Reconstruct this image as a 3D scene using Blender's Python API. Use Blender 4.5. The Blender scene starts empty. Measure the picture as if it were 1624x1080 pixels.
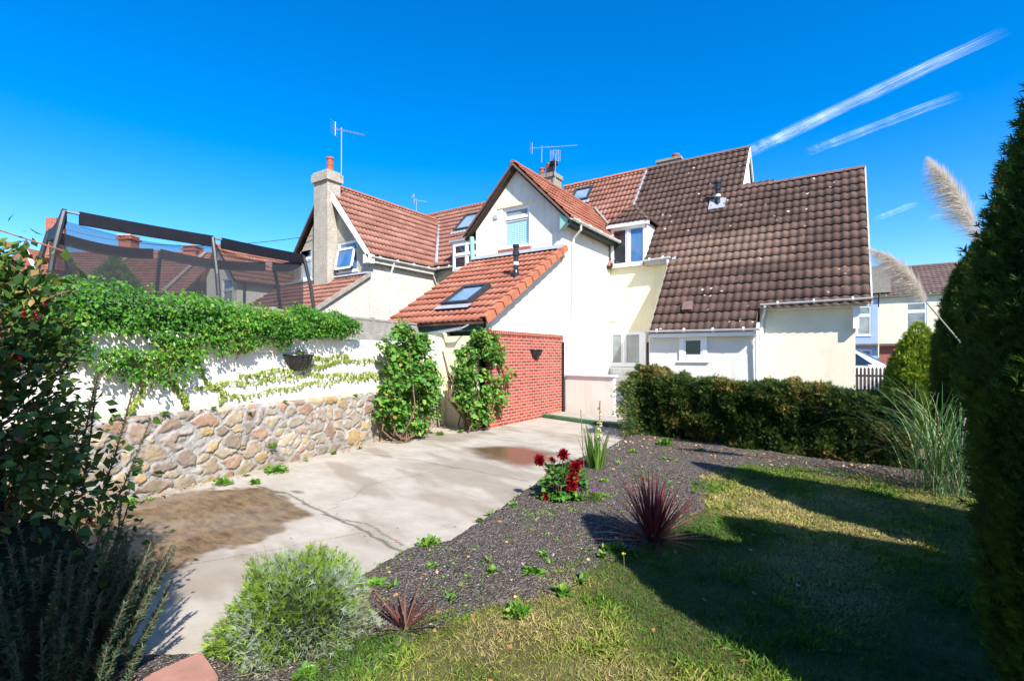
import bpy, math, random
import numpy as np
from mathutils import Vector, Matrix
from mathutils.geometry import tessellate_polygon
R = math.radians
scene = bpy.context.scene
C = scene.collection
rng = np.random.default_rng(7)
random.seed(7)

# ---------------------------------------------------------------- camera
cam_d = bpy.data.cameras.new('camera'); cam = bpy.data.objects.new('camera', cam_d); C.objects.link(cam)
cam.location = (0, 0, 1.6); cam.rotation_euler = (R(90), 0, R(33.66))
cam_d.sensor_width = 36; cam_d.lens = 17.25; cam_d.shift_y = 0.0154
cam_d.clip_start = 0.05; cam_d.clip_end = 30000
scene.camera = cam

# ---------------------------------------------------------------- sky, sun, exposure
SUN_EL, SUN_AZ = 42.5, 121.0            # azimuth clockwise from +Y
w = bpy.data.worlds.new('World'); scene.world = w; w.use_nodes = True
nt = w.node_tree; nt.nodes.clear()
sk = nt.nodes.new('ShaderNodeTexSky'); sk.sky_type = 'NISHITA'; sk.sun_disc = False
sk.sun_elevation = R(SUN_EL); sk.sun_rotation = R(SUN_AZ); sk.air_density = 1.0; sk.dust_density = 0.5; sk.ozone_density = 3.0
hs = nt.nodes.new('ShaderNodeHueSaturation'); hs.inputs['Saturation'].default_value = 1.50
hs.inputs['Hue'].default_value = 0.506
bg = nt.nodes.new('ShaderNodeBackground'); bg.inputs[1].default_value = 0.14
wo = nt.nodes.new('ShaderNodeOutputWorld')
nt.links.new(sk.outputs[0], hs.inputs['Color']); nt.links.new(hs.outputs[0], bg.inputs[0]); nt.links.new(bg.outputs[0], wo.inputs[0])
sl = bpy.data.lights.new('sun', 'SUN'); sl.energy = 5.0; sl.angle = R(0.53); sl.color = (1, 0.955, 0.88)
sun = bpy.data.objects.new('sun', sl); C.objects.link(sun)
TRAVEL = Vector((-math.sin(R(SUN_AZ))*math.cos(R(SUN_EL)), -math.cos(R(SUN_AZ))*math.cos(R(SUN_EL)), -math.sin(R(SUN_EL))))
sun.rotation_euler = TRAVEL.to_track_quat('-Z', 'Y').to_euler(); sun.location = (0, 0, 30)
vs = scene.view_settings; vs.view_transform = 'Standard'; vs.look = 'None'; vs.gamma = 1; vs.use_curve_mapping = False
vs.exposure = 0.92
scene.render.engine = 'CYCLES'
scene.cycles.max_bounces = 6; scene.cycles.transparent_max_bounces = 12

# ---------------------------------------------------------------- helpers: noise
def vnoise(x, y, seed=0):
    xi = np.floor(x).astype(np.int64); yi = np.floor(y).astype(np.int64)
    fx = x-xi; fy = y-yi; fx = fx*fx*(3-2*fx); fy = fy*fy*(3-2*fy)
    def h(a, b):
        n = (a*374761393 + b*668265263 + seed*1442695041) & 0x7fffffff
        n = ((n ^ (n >> 13))*1274126177) & 0x7fffffff
        return ((n ^ (n >> 16)) & 0xffff)/65535.0
    return (h(xi, yi)*(1-fx)+h(xi+1, yi)*fx)*(1-fy)+(h(xi, yi+1)*(1-fx)+h(xi+1, yi+1)*fx)*fy
def fbm(x, y, o=4, seed=0):
    s = 0; a = .5; t = 0
    for i in range(o):
        s = s+a*vnoise(x*2**i, y*2**i, seed+i*17); t += a; a *= .55
    return s/t
def sdf(px, py, poly):
    """signed distance, positive inside"""
    d = np.full(px.shape, 1e9); ins = np.zeros(px.shape, bool); n = len(poly)
    for i in range(n):
        x0, y0 = poly[i]; x1, y1 = poly[(i+1) % n]
        dx, dy = x1-x0, y1-y0
        t = np.clip(((px-x0)*dx+(py-y0)*dy)/(dx*dx+dy*dy), 0, 1)
        d = np.minimum(d, np.hypot(px-x0-t*dx, py-y0-t*dy))
        c = ((y0 > py) != (y1 > py)) & (px < dx*(py-y0)/(dy if dy else 1e-9)+x0)
        ins ^= c
    return np.where(ins, d, -d)
def sstep(a, b, x):
    t = np.clip((x-a)/(b-a), 0, 1); return t*t*(3-2*t)

# ---------------------------------------------------------------- helpers: meshes and objects
def fast_mesh(name, V, F, attrs=None, smooth=False):
    V = np.asarray(V, np.float32); F = np.asarray(F, np.int32); k = F.shape[1]
    me = bpy.data.meshes.new(name)
    me.vertices.add(len(V)); me.vertices.foreach_set('co', V.ravel())
    me.loops.add(F.size); me.loops.foreach_set('vertex_index', F.ravel())
    me.polygons.add(len(F)); me.polygons.foreach_set('loop_start', np.arange(0, F.size, k, dtype=np.int32))
    me.polygons.foreach_set('loop_total', np.full(len(F), k, np.int32))
    me.update(calc_edges=True)
    for an, (ty, arr) in (attrs or {}).items():
        a = me.attributes.new(an, ty, 'POINT')
        a.data.foreach_set({'FLOAT': 'value', 'FLOAT_VECTOR': 'vector', 'FLOAT_COLOR': 'color'}[ty], np.asarray(arr, np.float32).ravel())
    if smooth: me.shade_smooth()
    me.validate(clean_customdata=False)
    return me
def link(name, me, mat, parent=None):
    if mat is not None and not isinstance(mat, (list, tuple)): mat = [mat]
    for m in mat or []: me.materials.append(m)
    o = bpy.data.objects.new(name, me); C.objects.link(o)
    if parent is not None:
        o.parent = parent
        if parent.type == 'EMPTY': o.matrix_parent_inverse = Matrix.Translation(-parent.location)
    return o
def tag(o, label=None, cat=None, group=None, kind=None):
    if label: o['label'] = label
    if cat: o['category'] = cat
    if group: o['group'] = group
    if kind: o['kind'] = kind
    return o
def thing(name, label, cat, loc=(0, 0, 0), group=None):
    o = bpy.data.objects.new(name, None); C.objects.link(o); o.location = loc; o.empty_display_size = .1
    return tag(o, label, cat, group)
V3 = lambda *a: np.array(a, float)
def nz(v):
    v = np.asarray(v, float); n = np.linalg.norm(v, axis=-1, keepdims=True); return v/np.maximum(n, 1e-9)
class MB:
    def __init__(s): s.v = []; s.f = []
    def add(s, vs, fs):
        b = len(s.v); s.v += [tuple(map(float, q)) for q in vs]; s.f += [tuple(b+i for i in f) for f in fs]; return s
    def pbox(s, o, a, b, c):
        o, a, b, c = map(lambda q: np.array(q, float), (o, a, b, c))
        if np.dot(np.cross(a, b), c) < 0: a, b = b, a
        s.add([o, o+a, o+a+b, o+b, o+c, o+a+c, o+a+b+c, o+b+c],
              [(0, 3, 2, 1), (4, 5, 6, 7), (0, 1, 5, 4), (1, 2, 6, 5), (2, 3, 7, 6), (3, 0, 4, 7)]); return s
    def box(s, x0, x1, y0, y1, z0, z1): return s.pbox((x0, y0, z0), (x1-x0, 0, 0), (0, y1-y0, 0), (0, 0, z1-z0))
    def tube(s, pts, r, n=8, cap=True):
        pts = [np.array(p, float) for p in pts]; rs = r if hasattr(r, '__len__') else [r]*len(pts)
        rings = []; prev = None
        for i, p in enumerate(pts):
            t = pts[min(i+1, len(pts)-1)]-pts[max(i-1, 0)]; t = t/max(np.linalg.norm(t), 1e-9)
            ref = prev if prev is not None else (V3(0, 0, 1) if abs(t[2]) < .9 else V3(1, 0, 0))
            u = ref-t*np.dot(ref, t); u = u/max(np.linalg.norm(u), 1e-9); prev = u; q = np.cross(t, u)
            rings.append([p+rs[i]*(u*math.cos(2*math.pi*k/n)+q*math.sin(2*math.pi*k/n)) for k in range(n)])
        vs = [v for rg in rings for v in rg]; fs = []
        for i in range(len(pts)-1):
            for k in range(n): fs.append((i*n+k, i*n+(k+1) % n, (i+1)*n+(k+1) % n, (i+1)*n+k))
        if cap: fs.append(tuple(range(n-1, -1, -1))); fs.append(tuple((len(pts)-1)*n+k for k in range(n)))
        return s.add(vs, fs)
    def lathe(s, prof, c, n=16, a0=0, a1=2*math.pi):
        full = abs(a1-a0-2*math.pi) < 1e-6; m = n if full else n+1
        vs = [(c[0]+r*math.cos(a0+(a1-a0)*k/n), c[1]+r*math.sin(a0+(a1-a0)*k/n), c[2]+z) for r, z in prof for k in range(m)]
        fs = []
        for i in range(len(prof)-1):
            for k in range(n):
                k2 = (k+1) % m; fs.append((i*m+k, i*m+k2, (i+1)*m+k2, (i+1)*m+k))
        return s.add(vs, fs)
    def prism(s, poly, d):
        """closed polygon of 3D points extruded by vector d"""
        n = len(poly); p = [np.array(q, float) for q in poly]; d = np.array(d, float)
        vs = p+[q+d for q in p]
        nn = sum((np.cross(p[i]-p[0], p[(i+1) % n]-p[0]) for i in range(1, n-1)), V3(0, 0, 0))
        fs = [tuple(range(n)), tuple(range(2*n-1, n-1, -1))]+[((i+1) % n, i, n+i, n+(i+1) % n) for i in range(n)]
        if np.dot(nn, d) > 0: fs = [tuple(reversed(f)) for f in fs]
        return s.add(vs, fs)
    def mesh(s, name, smooth=False, bevel=0):
        me = bpy.data.meshes.new(name); me.from_pydata(s.v, [], s.f); me.update()
        if bevel:
            import bmesh
            bm = bmesh.new(); bm.from_mesh(me)
            bmesh.ops.bevel(bm, geom=list(bm.edges), offset=bevel, segments=2, affect='EDGES', clamp_overlap=True)
            bm.to_mesh(me); bm.free()
        if smooth: me.shade_smooth()
        return me
    def obj(s, name, mat, parent=None, smooth=False, bevel=0): return link(name, s.mesh(name, smooth, bevel), mat, parent)

# ---------------------------------------------------------------- helpers: materials
class NT:
    def __init__(s, name):
        s.m = bpy.data.materials.new(name); s.m.use_nodes = True; s.t = s.m.node_tree
        s.b = s.t.nodes['Principled BSDF']; s.out = s.t.nodes['Material Output']
    def n(s, ty, ins=None, **kw):
        q = s.t.nodes.new('ShaderNode'+ty)
        for k, v in kw.items(): setattr(q, k, v)
        for k, v in (ins or {}).items(): s.set(q, k, v)
        return q
    def set(s, q, k, v):
        if isinstance(v, bpy.types.NodeSocket): s.t.links.new(v, q.inputs[k])
        else:
            if isinstance(v, (tuple, list)) and len(v) == 3 and q.inputs[k].type == 'RGBA': v = (*v, 1)
            q.inputs[k].default_value = v
    def math(s, op, a, b=None, c=None, clamp=False):
        q = s.n('Math', operation=op, use_clamp=clamp); s.set(q, 0, a)
        if b is not None: s.set(q, 1, b)
        if c is not None: s.set(q, 2, c)
        return q.outputs[0]
    def mix(s, f, a, b, blend='MIX'):
        q = s.n('Mix', data_type='RGBA', blend_type=blend, clamp_factor=True); s.set(q, 0, f); s.set(q, 6, a); s.set(q, 7, b); return q.outputs[2]
    def coord(s): return s.n('TexCoord').outputs['Object']
    def noise(s, scale, detail=4, rough=.55, vec=None, dist=0):
        q = s.n('TexNoise', {'Scale': scale, 'Detail': detail, 'Roughness': rough, 'Distortion': dist}); s.set(q, 'Vector', vec if vec is not None else s.coord()); return q.outputs['Fac']
    def vor(s, scale, feature='F1', vec=None, out='Distance', rnd=1):
        q = s.n('TexVoronoi', {'Scale': scale, 'Randomness': rnd}, feature=feature); s.set(q, 'Vector', vec if vec is not None else s.coord()); return q.outputs[out]
    def map(s, x, a, b, c=0., d=1.):
        q = s.n('MapRange', {1: a, 2: b, 3: c, 4: d}); s.set(q, 0, x); return q.outputs[0]
    def attr(s, name, o='Fac'): return s.n('Attribute', attribute_name=name).outputs[o]
    def ramp(s, x, stops):
        q = s.n('ValToRGB'); s.set(q, 0, x); e = q.color_ramp.elements
        while len(e) < len(stops): e.new(.5)
        for el, (p, c) in zip(e, stops): el.position = p; el.color = (*c, 1)
        return q.outputs[0]
    def bump(s, h, strength=.5, dist=.01, normal=None):
        q = s.n('Bump', {'Strength': strength, 'Distance': dist}); s.set(q, 'Height', h)
        if normal is not None: s.set(q, 'Normal', normal)
        return q.outputs[0]
    def fin(s, col, rough=.8, bump=None, spec=.3, metal=0):
        s.set(s.b, 'Base Color', col); s.set(s.b, 'Roughness', rough); s.set(s.b, 'Specular IOR Level', spec); s.set(s.b, 'Metallic', metal)
        if bump is not None: s.set(s.b, 'Normal', bump)
        return s.m
def plain(name, c1, c2=None, scale=6, rough=.6, bump=.2, bscale=60, spec=.3, metal=0, dist=.004):
    t = NT(name); c2 = c2 or tuple(x*.8 for x in c1)
    f = t.map(t.noise(scale, 5), .3, .7)
    return t.fin(t.mix(f, c1, c2), rough, t.bump(t.noise(bscale, 4), bump, dist) if bump else None, spec, metal)
def stucco(name, c1, c2, dirt=(.3, .28, .24), bscale=90, bump=.5, dirtamt=.35, streak=1.):
    t = NT(name); co = t.coord()
    f = t.map(t.noise(1.3, 6, .6), .35, .7)
    mp = t.n('Mapping', {'Scale': (5, 5, .7)}); t.set(mp, 'Vector', co)
    st = t.map(t.noise(1.0, 6, .6, vec=mp.outputs[0]), .56, .78)
    col = t.mix(f, c1, c2); col = t.mix(t.math('MULTIPLY', st, dirtamt*streak), col, dirt)
    sp = t.map(t.noise(11, 5, .7), .62, .8); col = t.mix(t.math('MULTIPLY', sp, dirtamt*.6), col, dirt)
    sz_ = t.n('SeparateXYZ'); t.set(sz_, 0, co); bs_ = t.map(t.math('ADD', sz_.outputs[2], t.math('MULTIPLY', t.noise(3, 5), .5)), .25, .75, .55, 0); col = t.mix(t.math('MULTIPLY', bs_, dirtamt*2, clamp=True), col, dirt)
    h = t.math('ADD', t.noise(bscale, 4, .6), t.math('MULTIPLY', t.vor(bscale*.8), -.6))
    return t.fin(col, .9, t.bump(h, bump, .006), .15)
M = {}
M['white_wall'] = stucco('white_wall', (.84, .80, .70), (.76, .72, .62), (.42, .38, .30), dirtamt=.32)
M['low_wall_paint'] = stucco('low_wall_paint', (.72, .70, .63), (.64, .62, .55), (.36, .34, .30), dirtamt=.3)
M['cream_wall'] = stucco('cream_wall', (.80, .73, .50), (.72, .64, .43), (.36, .31, .22), dirtamt=.28)
M['ivory_wall'] = stucco('ivory_wall', (.76, .71, .55), (.68, .62, .47), (.40, .35, .27), bscale=60, bump=.9, dirtamt=.3)
M['grey_stucco'] = stucco('grey_stucco', (.76, .74, .66), (.66, .64, .56), (.34, .33, .30), bscale=50, dirtamt=.5)
M['block_paint'] = None
t = NT('pebbledash'); v = t.vor(55, out='Color'); vb = t.n('RGBToBW'); t.set(vb, 0, v)
col = t.ramp(vb.outputs[0], [(0, (.16, .13, .10)), (.35, (.40, .34, .27)), (.7, (.50, .45, .38)), (1, (.72, .68, .60))])
col = t.mix(t.map(t.noise(1.5, 5), .45, .75, 0, .55), col, (.26, .23, .19))
M['pebbledash'] = t.fin(col, .95, t.bump(t.vor(55), .9, .012), .1)
t = NT('pale_pebbledash'); v = t.vor(45, out='Color'); vb = t.n('RGBToBW'); t.set(vb, 0, v)
col = t.ramp(vb.outputs[0], [(0, (.34, .30, .24)), (.4, (.54, .49, .42)), (1, (.74, .70, .63))])
M['pale_dash'] = t.fin(t.mix(t.map(t.noise(1.2, 5), .5, .8, 0, .4), col, (.36, .33, .28)), .95, t.bump(t.vor(45), .8, .01), .1)

def tile_mat(name, stops, lich=.5, lcol=(.62, .60, .54), band=None, grime=(.05, .045, .04), gr=.5, orange=.0):
    t = NT(name); cell = t.attr('cell', 'Vector')
    sep = t.n('SeparateXYZ'); t.set(sep, 0, cell)
    fl = t.n('CombineXYZ', {0: t.math('FLOOR', t.math('MULTIPLY', sep.outputs[0], .5)), 1: t.math('FLOOR', sep.outputs[1])})
    wn = t.n('TexWhiteNoise', noise_dimensions='2D'); t.set(wn, 'Vector', fl.outputs[0])
    co = t.coord()
    fac = t.math('ADD', t.math('MULTIPLY', wn.outputs[0], .34), t.math('MULTIPLY', t.map(t.noise(.9, 6, .65), .25, .75), .66))
    col = t.ramp(fac, stops)
    if band:
        fy = t.math('MULTIPLY', t.map(sep.outputs[1], band[0]-.4, band[0]+.4), t.map(sep.outputs[1], band[1]-.3, band[1]+.3, 1, 0))
        fx = t.math('MULTIPLY', t.map(sep.outputs[0], band[2]-1, band[2]+1), t.map(sep.outputs[0], band[3]-3, band[3]+3, 1, 0))
        col = t.mix(t.math('MULTIPLY', t.math('MULTIPLY', fy, fx), .75), col, band[4])
    col = t.mix(t.math('MULTIPLY', t.map(t.noise(7, 6, .7), .5, .75), gr), col, grime)
    gap = t.math('MULTIPLY', t.map(sep.outputs[2], .25, .95), t.map(t.noise(5, 4), .2, .5, .7, 1))  # shade and grime under each course lip, painted into the tile colour
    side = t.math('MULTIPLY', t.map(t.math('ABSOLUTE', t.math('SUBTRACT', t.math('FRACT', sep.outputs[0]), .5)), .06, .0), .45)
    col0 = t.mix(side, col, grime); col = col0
    # lichen dots
    ds = t.vor(3.3, vec=co); dm = t.noise(9, 3, .6)
    sp = t.math('LESS_THAN', t.math('ADD', ds, t.math('MULTIPLY', dm, .22)), .22*lich+.1)
    ds2 = t.vor(11, vec=co); sp2 = t.math('MULTIPLY', t.math('LESS_THAN', t.math('ADD', ds2, t.math('MULTIPLY', dm, .3)), .14+.14*lich), t.map(t.noise(1.1, 3), .42, .6))
    clus = t.map(t.noise(.75, 4, .6), .44, .56); sp = t.math('MULTIPLY', sp, clus)
    m_ = t.math('MAXIMUM', t.math('MULTIPLY', sp, min(1, lich*2)), t.math('MULTIPLY', sp2, min(1, lich)))
    col = t.mix(t.math('MULTIPLY', m_, .85), col, lcol)
    if orange:
        do = t.math('LESS_THAN', t.math('ADD', t.vor(1.7, vec=co), t.math('MULTIPLY', t.noise(14, 4), .3)), .14+orange*.1)
        col = t.mix(t.math('MULTIPLY', do, .8), col, (.55, .32, .04))
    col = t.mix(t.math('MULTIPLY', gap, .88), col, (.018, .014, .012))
    return t.fin(col, .85, t.bump(t.noise(120, 4, .7), .4, .004), .2)
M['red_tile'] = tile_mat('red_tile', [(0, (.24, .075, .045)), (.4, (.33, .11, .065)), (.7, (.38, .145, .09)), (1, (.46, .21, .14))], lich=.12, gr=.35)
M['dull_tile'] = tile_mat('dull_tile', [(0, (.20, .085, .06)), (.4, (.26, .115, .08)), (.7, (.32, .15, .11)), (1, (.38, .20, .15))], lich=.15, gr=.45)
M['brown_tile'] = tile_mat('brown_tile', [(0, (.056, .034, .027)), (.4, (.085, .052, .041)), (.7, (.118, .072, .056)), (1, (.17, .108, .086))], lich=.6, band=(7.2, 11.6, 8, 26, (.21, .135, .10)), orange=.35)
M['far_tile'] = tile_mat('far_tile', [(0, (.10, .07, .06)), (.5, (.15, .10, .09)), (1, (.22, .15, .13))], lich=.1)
M['orange_tile'] = plain('orange_tile', (.48, .17, .08), (.34, .12, .07), 5, .8, .3)
M['ridge_brown'] = plain('ridge_brown', (.20, .12, .10), (.12, .08, .07), 5, .85, .4)
M['ridge_red'] = plain('ridge_red', (.40, .13, .08), (.28, .10, .06), 5, .85, .3)
M['upvc'] = plain('upvc', (.84, .85, .86), (.78, .79, .80), 2, .35, 0, spec=.5)
M['gutter'] = plain('gutter', (.78, .78, .77), (.60, .60, .58), 3, .4, 0, spec=.5)
M['fascia'] = plain('fascia', (.55, .54, .50), (.38, .36, .31), 4, .6, .1)
M['lead'] = plain('lead', (.36, .38, .42), (.26, .27, .30), 8, .55, .3, 30)
M['dark_metal'] = plain('dark_metal', (.045, .05, .055), (.03, .03, .035), 5, .4, .1)
M['black_plastic'] = plain('black_plastic', (.014, .014, .016), (.02, .02, .02), 5, .25, 0, spec=.6)
M['alu'] = plain('alu', (.55, .56, .58), (.42, .43, .45), 9, .35, 0, metal=.7)
M['teal_paint'] = plain('teal_paint', (.22, .50, .45), (.30, .45, .40), 6, .6, .3)
M['green_paint'] = plain('green_paint', (.015, .06, .05), (.02, .045, .04), 6, .6, .2)
M['mortar'] = plain('mortar', (.34, .30, .25), (.20, .18, .15), 9, .95, .6, 40)
M['concrete_cap'] = plain('concrete_cap', (.40, .38, .33), (.24, .22, .19), 7, .95, .6, 40)
M['pot'] = plain('pot', (.42, .11, .05), (.30, .09, .05), 6, .8, .2)
M['timber'] = plain('timber', (.35, .33, .30), (.22, .205, .18), 5, .9, .4, 25)
M['dark_timber'] = plain('dark_timber', (.05, .035, .03), (.08, .06, .05), 5, .8, .3, 25)
M['bark'] = plain('bark', (.20, .13, .085), (.10, .065, .045), 18, .95, .8, 50)
M['twig'] = plain('twig', (.30, .14, .09), (.18, .09, .06), 12, .8, .3)
def glass(name, c1, c2, rough=.04):
    t = NT(name); return t.fin(t.mix(t.map(t.noise(1.4, 2, .5), .35, .65), c1, c2), rough, t.bump(t.noise(1.5, 2), .12, .02), .9)
M['glass_dark'] = glass('glass_dark', (.012, .016, .022), (.03, .035, .04))
M['glass_blue'] = glass('glass_blue', (.05, .14, .32), (.10, .22, .42))
M['glass_curtain'] = glass('glass_curtain', (.30, .33, .33), (.16, .19, .20))
M['glass_sky'] = glass('glass_sky', (.22, .32, .42), (.10, .17, .26)); M['glass_frost'] = glass('glass_frost', (.012, .026, .022), (.02, .035, .03), .25)
t = NT('dotted_blind'); sp = t.n('SeparateXYZ'); t.set(sp, 0, t.coord())
gx = t.math('SUBTRACT', t.math('FRACT', t.math('MULTIPLY', sp.outputs[0], 17)), .5); gz = t.math('SUBTRACT', t.math('FRACT', t.math('MULTIPLY', sp.outputs[2], 17)), .5)
dd = t.math('SQRT', t.math('ADD', t.math('MULTIPLY', gx, gx), t.math('MULTIPLY', gz, gz)))
M['dot_blind'] = t.fin(t.mix(t.math('LESS_THAN', dd, .27), (.42, .66, .64), (.12, .30, .34)), .15, None, .5)
t = NT('boarding'); sp = t.n('SeparateXYZ'); t.set(sp, 0, t.coord()); fz = t.math('FRACT', t.math('MULTIPLY', sp.outputs[2], 7))
M['boarding'] = t.fin(t.mix(t.map(fz, 0, .08, 1, 0), (.80, .80, .78), (.45, .45, .43)), .45, t.bump(fz, .8, .012), .4)
t = NT('block_paint'); sp = t.n('SeparateXYZ'); co = t.coord(); t.set(sp, 0, co)
br = t.n('TexBrick', {'Scale': 1.0, 'Mortar Size': .012, 'Mortar Smooth': .6, 'Brick Width': .72, 'Row Height': .235, 'Bias': 0})
cv = t.n('CombineXYZ', {0: sp.outputs[1], 1: sp.outputs[2]}); t.set(br, 'Vector', cv.outputs[0])
base = t.mix(t.map(t.noise(1.8, 6), .4, .7), (.84, .80, .66), (.88, .85, .76)); base = t.mix(t.map(t.noise(6, 6, .7), .6, .8, 0, .35), base, (.50, .44, .32))
low = t.map(t.math('ADD', sp.outputs[2], t.math('MULTIPLY', t.noise(4, 4), .25)), 1.02, 1.22, .5, 0); base = t.mix(low, base, (.62, .54, .38))
M['block_paint'] = t.fin(t.mix(t.math('MULTIPLY', br.outputs['Fac'], .30), base, (.42, .36, .27)), .85, t.bump(t.math('ADD', t.math('MULTIPLY', br.outputs['Fac'], -1.2), t.math('MULTIPLY', t.noise(40, 5), .6)), .5, .008), .2)
def brick_mat(name, ax, c1=(.40, .075, .05), c2=(.19, .035, .03), mort=(.42, .27, .21), w=.225, h=.075, sm=.011):
    t = NT(name); sp = t.n('SeparateXYZ'); t.set(sp, 0, t.coord())
    cv = t.n('CombineXYZ', {0: sp.outputs[ax], 1: sp.outputs[2]})
    br = t.n('TexBrick', {'Scale': 1.0, 'Mortar Size': sm, 'Mortar Smooth': .15, 'Brick Width': w, 'Row Height': h, 'Bias': -.2, 'Color1': c1, 'Color2': c2, 'Mortar': mort}); t.set(br, 'Vector', cv.outputs[0])
    col = t.mix(t.map(t.noise(14, 5, .7), .55, .8, 0, .5), br.outputs['Color'], (.16, .06, .05))
    col = t.mix(t.map(t.noise(30, 5, .7), .62, .75, 0, .5), col, (.55, .40, .33))
    return t.fin(col, .9, t.bump(t.math('ADD', t.math('MULTIPLY', br.outputs['Fac'], -1.5), t.math('MULTIPLY', t.noise(70, 4), .7)), .7, .008), .15)
M['brick'] = brick_mat('brick', 1); M['brick_x'] = brick_mat('brick_x', 0)
M['far_brick'] = brick_mat('far_brick', 0, (.30, .09, .06), (.24, .07, .05), (.30, .16, .12))

def foliage(name, stops, trans=.25, rough=.5, spec=.3, tcol=None):
    t = NT(name); r = t.attr('rnd')
    col = t.ramp(r, stops); col = t.mix(t.map(t.noise(3.0, 3), .35, .7, 0, .35), col, tuple(x*.55 for x in stops[1][1]))
    t.fin(col, rough, None, spec)
    if trans:
        tr = t.n('BsdfTranslucent'); t.set(tr, 'Color', t.mix(.5, col, tcol or (.30, .42, .04)))
        mx = t.n('MixShader'); t.set(mx, 0, trans); t.t.links.new(t.b.outputs[0], mx.inputs[1]); t.t.links.new(tr.outputs[0], mx.inputs[2]); t.t.links.new(mx.outputs[0], t.out.inputs[0])
    return t.m
M['ivy'] = foliage('ivy', [(0, (.02, .08, .008)), (.4, (.055, .20, .012)), (.66, (.10, .28, .02)), (.84, (.24, .36, .04)), (.92, (.26, .20, .03)), (1, (.20, .07, .03))])
M['runner'] = foliage('runner', [(0, (.14, .22, .03)), (.5, (.24, .33, .05)), (1, (.36, .40, .08))])
M['shrub'] = foliage('shrub', [(0, (.04, .12, .02)), (.4, (.09, .27, .035)), (.68, (.17, .38, .05)), (.78, (.36, .40, .07)), (.88, (.46, .30, .10)), (1, (.30, .15, .06))])
M['hedge'] = foliage('hedge', [(0, (.012, .035, .008)), (.4, (.035, .08, .012)), (.7, (.10, .15, .02)), (.85, (.24, .18, .04)), (.95, (.36, .18, .05)), (1, (.45, .24, .09))], .15, .7)
M['conifer'] = foliage('conifer', [(0, (.010, .036, .006)), (.5, (.024, .080, .008)), (.85, (.06, .15, .014)), (.95, (.14, .24, .02)), (.97, (.26, .11, .02)), (1, (.34, .14, .03))], .2, .7)
M['golden'] = foliage('golden', [(0, (.06, .14, .01)), (.4, (.20, .32, .02)), (.8, (.42, .48, .03)), (1, (.55, .48, .05))], .2, .7)
M['lavender'] = foliage('lavender', [(0, (.10, .19, .03)), (.35, (.20, .34, .035)), (.6, (.30, .42, .06)), (.62, (.28, .36, .28)), (.9, (.36, .44, .38)), (1, (.42, .32, .12))], .3, .7)
M['rosemary'] = foliage('rosemary', [(0, (.02, .05, .02)), (.5, (.05, .11, .05)), (1, (.12, .20, .10))], .1)
M['berry_leaf'] = foliage('berry_leaf', [(0, (.015, .04, .01)), (.5, (.045, .11, .02)), (.85, (.10, .18, .03)), (.93, (.24, .24, .05)), (1, (.34, .12, .05))], .2)
M['cordyline'] = foliage('cordyline', [(0, (.10, .018, .025)), (.5, (.24, .045, .05)), (.85, (.38, .10, .09)), (1, (.46, .19, .13))], .25, .4, .4, (.4, .06, .05))
M['dry_cordyline'] = foliage('dry_cordyline', [(0, (.05, .015, .012)), (.6, (.11, .035, .025)), (1, (.22, .11, .06))], .1, .5, .3, (.3, .08, .04))
M['gladiolus'] = foliage('gladiolus', [(0, (.05, .14, .02)), (.6, (.12, .27, .04)), (.9, (.22, .34, .06)), (1, (.40, .34, .14))], .25)
M['weed'] = foliage('weed', [(0, (.06, .17, .02)), (.6, (.13, .30, .035)), (1, (.26, .38, .06))], .25)
M['grass'] = foliage('grass', [(0, (.05, .12, .015)), (.35, (.10, .19, .02)), (.6, (.20, .27, .03)), (.85, (.33, .31, .07)), (1, (.44, .35, .14))], .2, .7)
M['pampas_leaf'] = foliage('pampas_leaf', [(0, (.03, .09, .025)), (.6, (.09, .19, .06)), (.9, (.20, .30, .13)), (1, (.42, .33, .18))], .15)
M['plume'] = foliage('plume', [(0, (.56, .50, .43)), (.5, (.72, .66, .58)), (1, (.82, .77, .69))], .4, .9, .1, (.8, .72, .62))
M['petal_red'] = foliage('petal_red', [(0, (.06, .001, .004)), (.5, (.26, .004, .012)), (1, (.48, .012, .02))], .1, .5, .3, (.6, .01, .02))
M['petal_violet'] = foliage('petal_violet', [(0, (.16, .02, .30)), (1, (.40, .08, .55))], .1, .5, .3, (.4, .1, .6))
M['petal_cream'] = foliage('petal_cream', [(0, (.50, .55, .16)), (1, (.80, .75, .50))], .2)
M['petal_pink'] = foliage('petal_pink', [(0, (.75, .50, .45)), (1, (.85, .72, .66))], .2)
M['dead_leaf'] = foliage('dead_leaf', [(0, (.20, .08, .03)), (.4, (.36, .17, .06)), (.8, (.50, .32, .14)), (1, (.62, .46, .26))], 0)
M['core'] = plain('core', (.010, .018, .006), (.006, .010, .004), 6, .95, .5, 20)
M['berry'] = plain('berry', (.45, .01, .015), (.30, .005, .01), 6, .25, 0, spec=.6)

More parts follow.
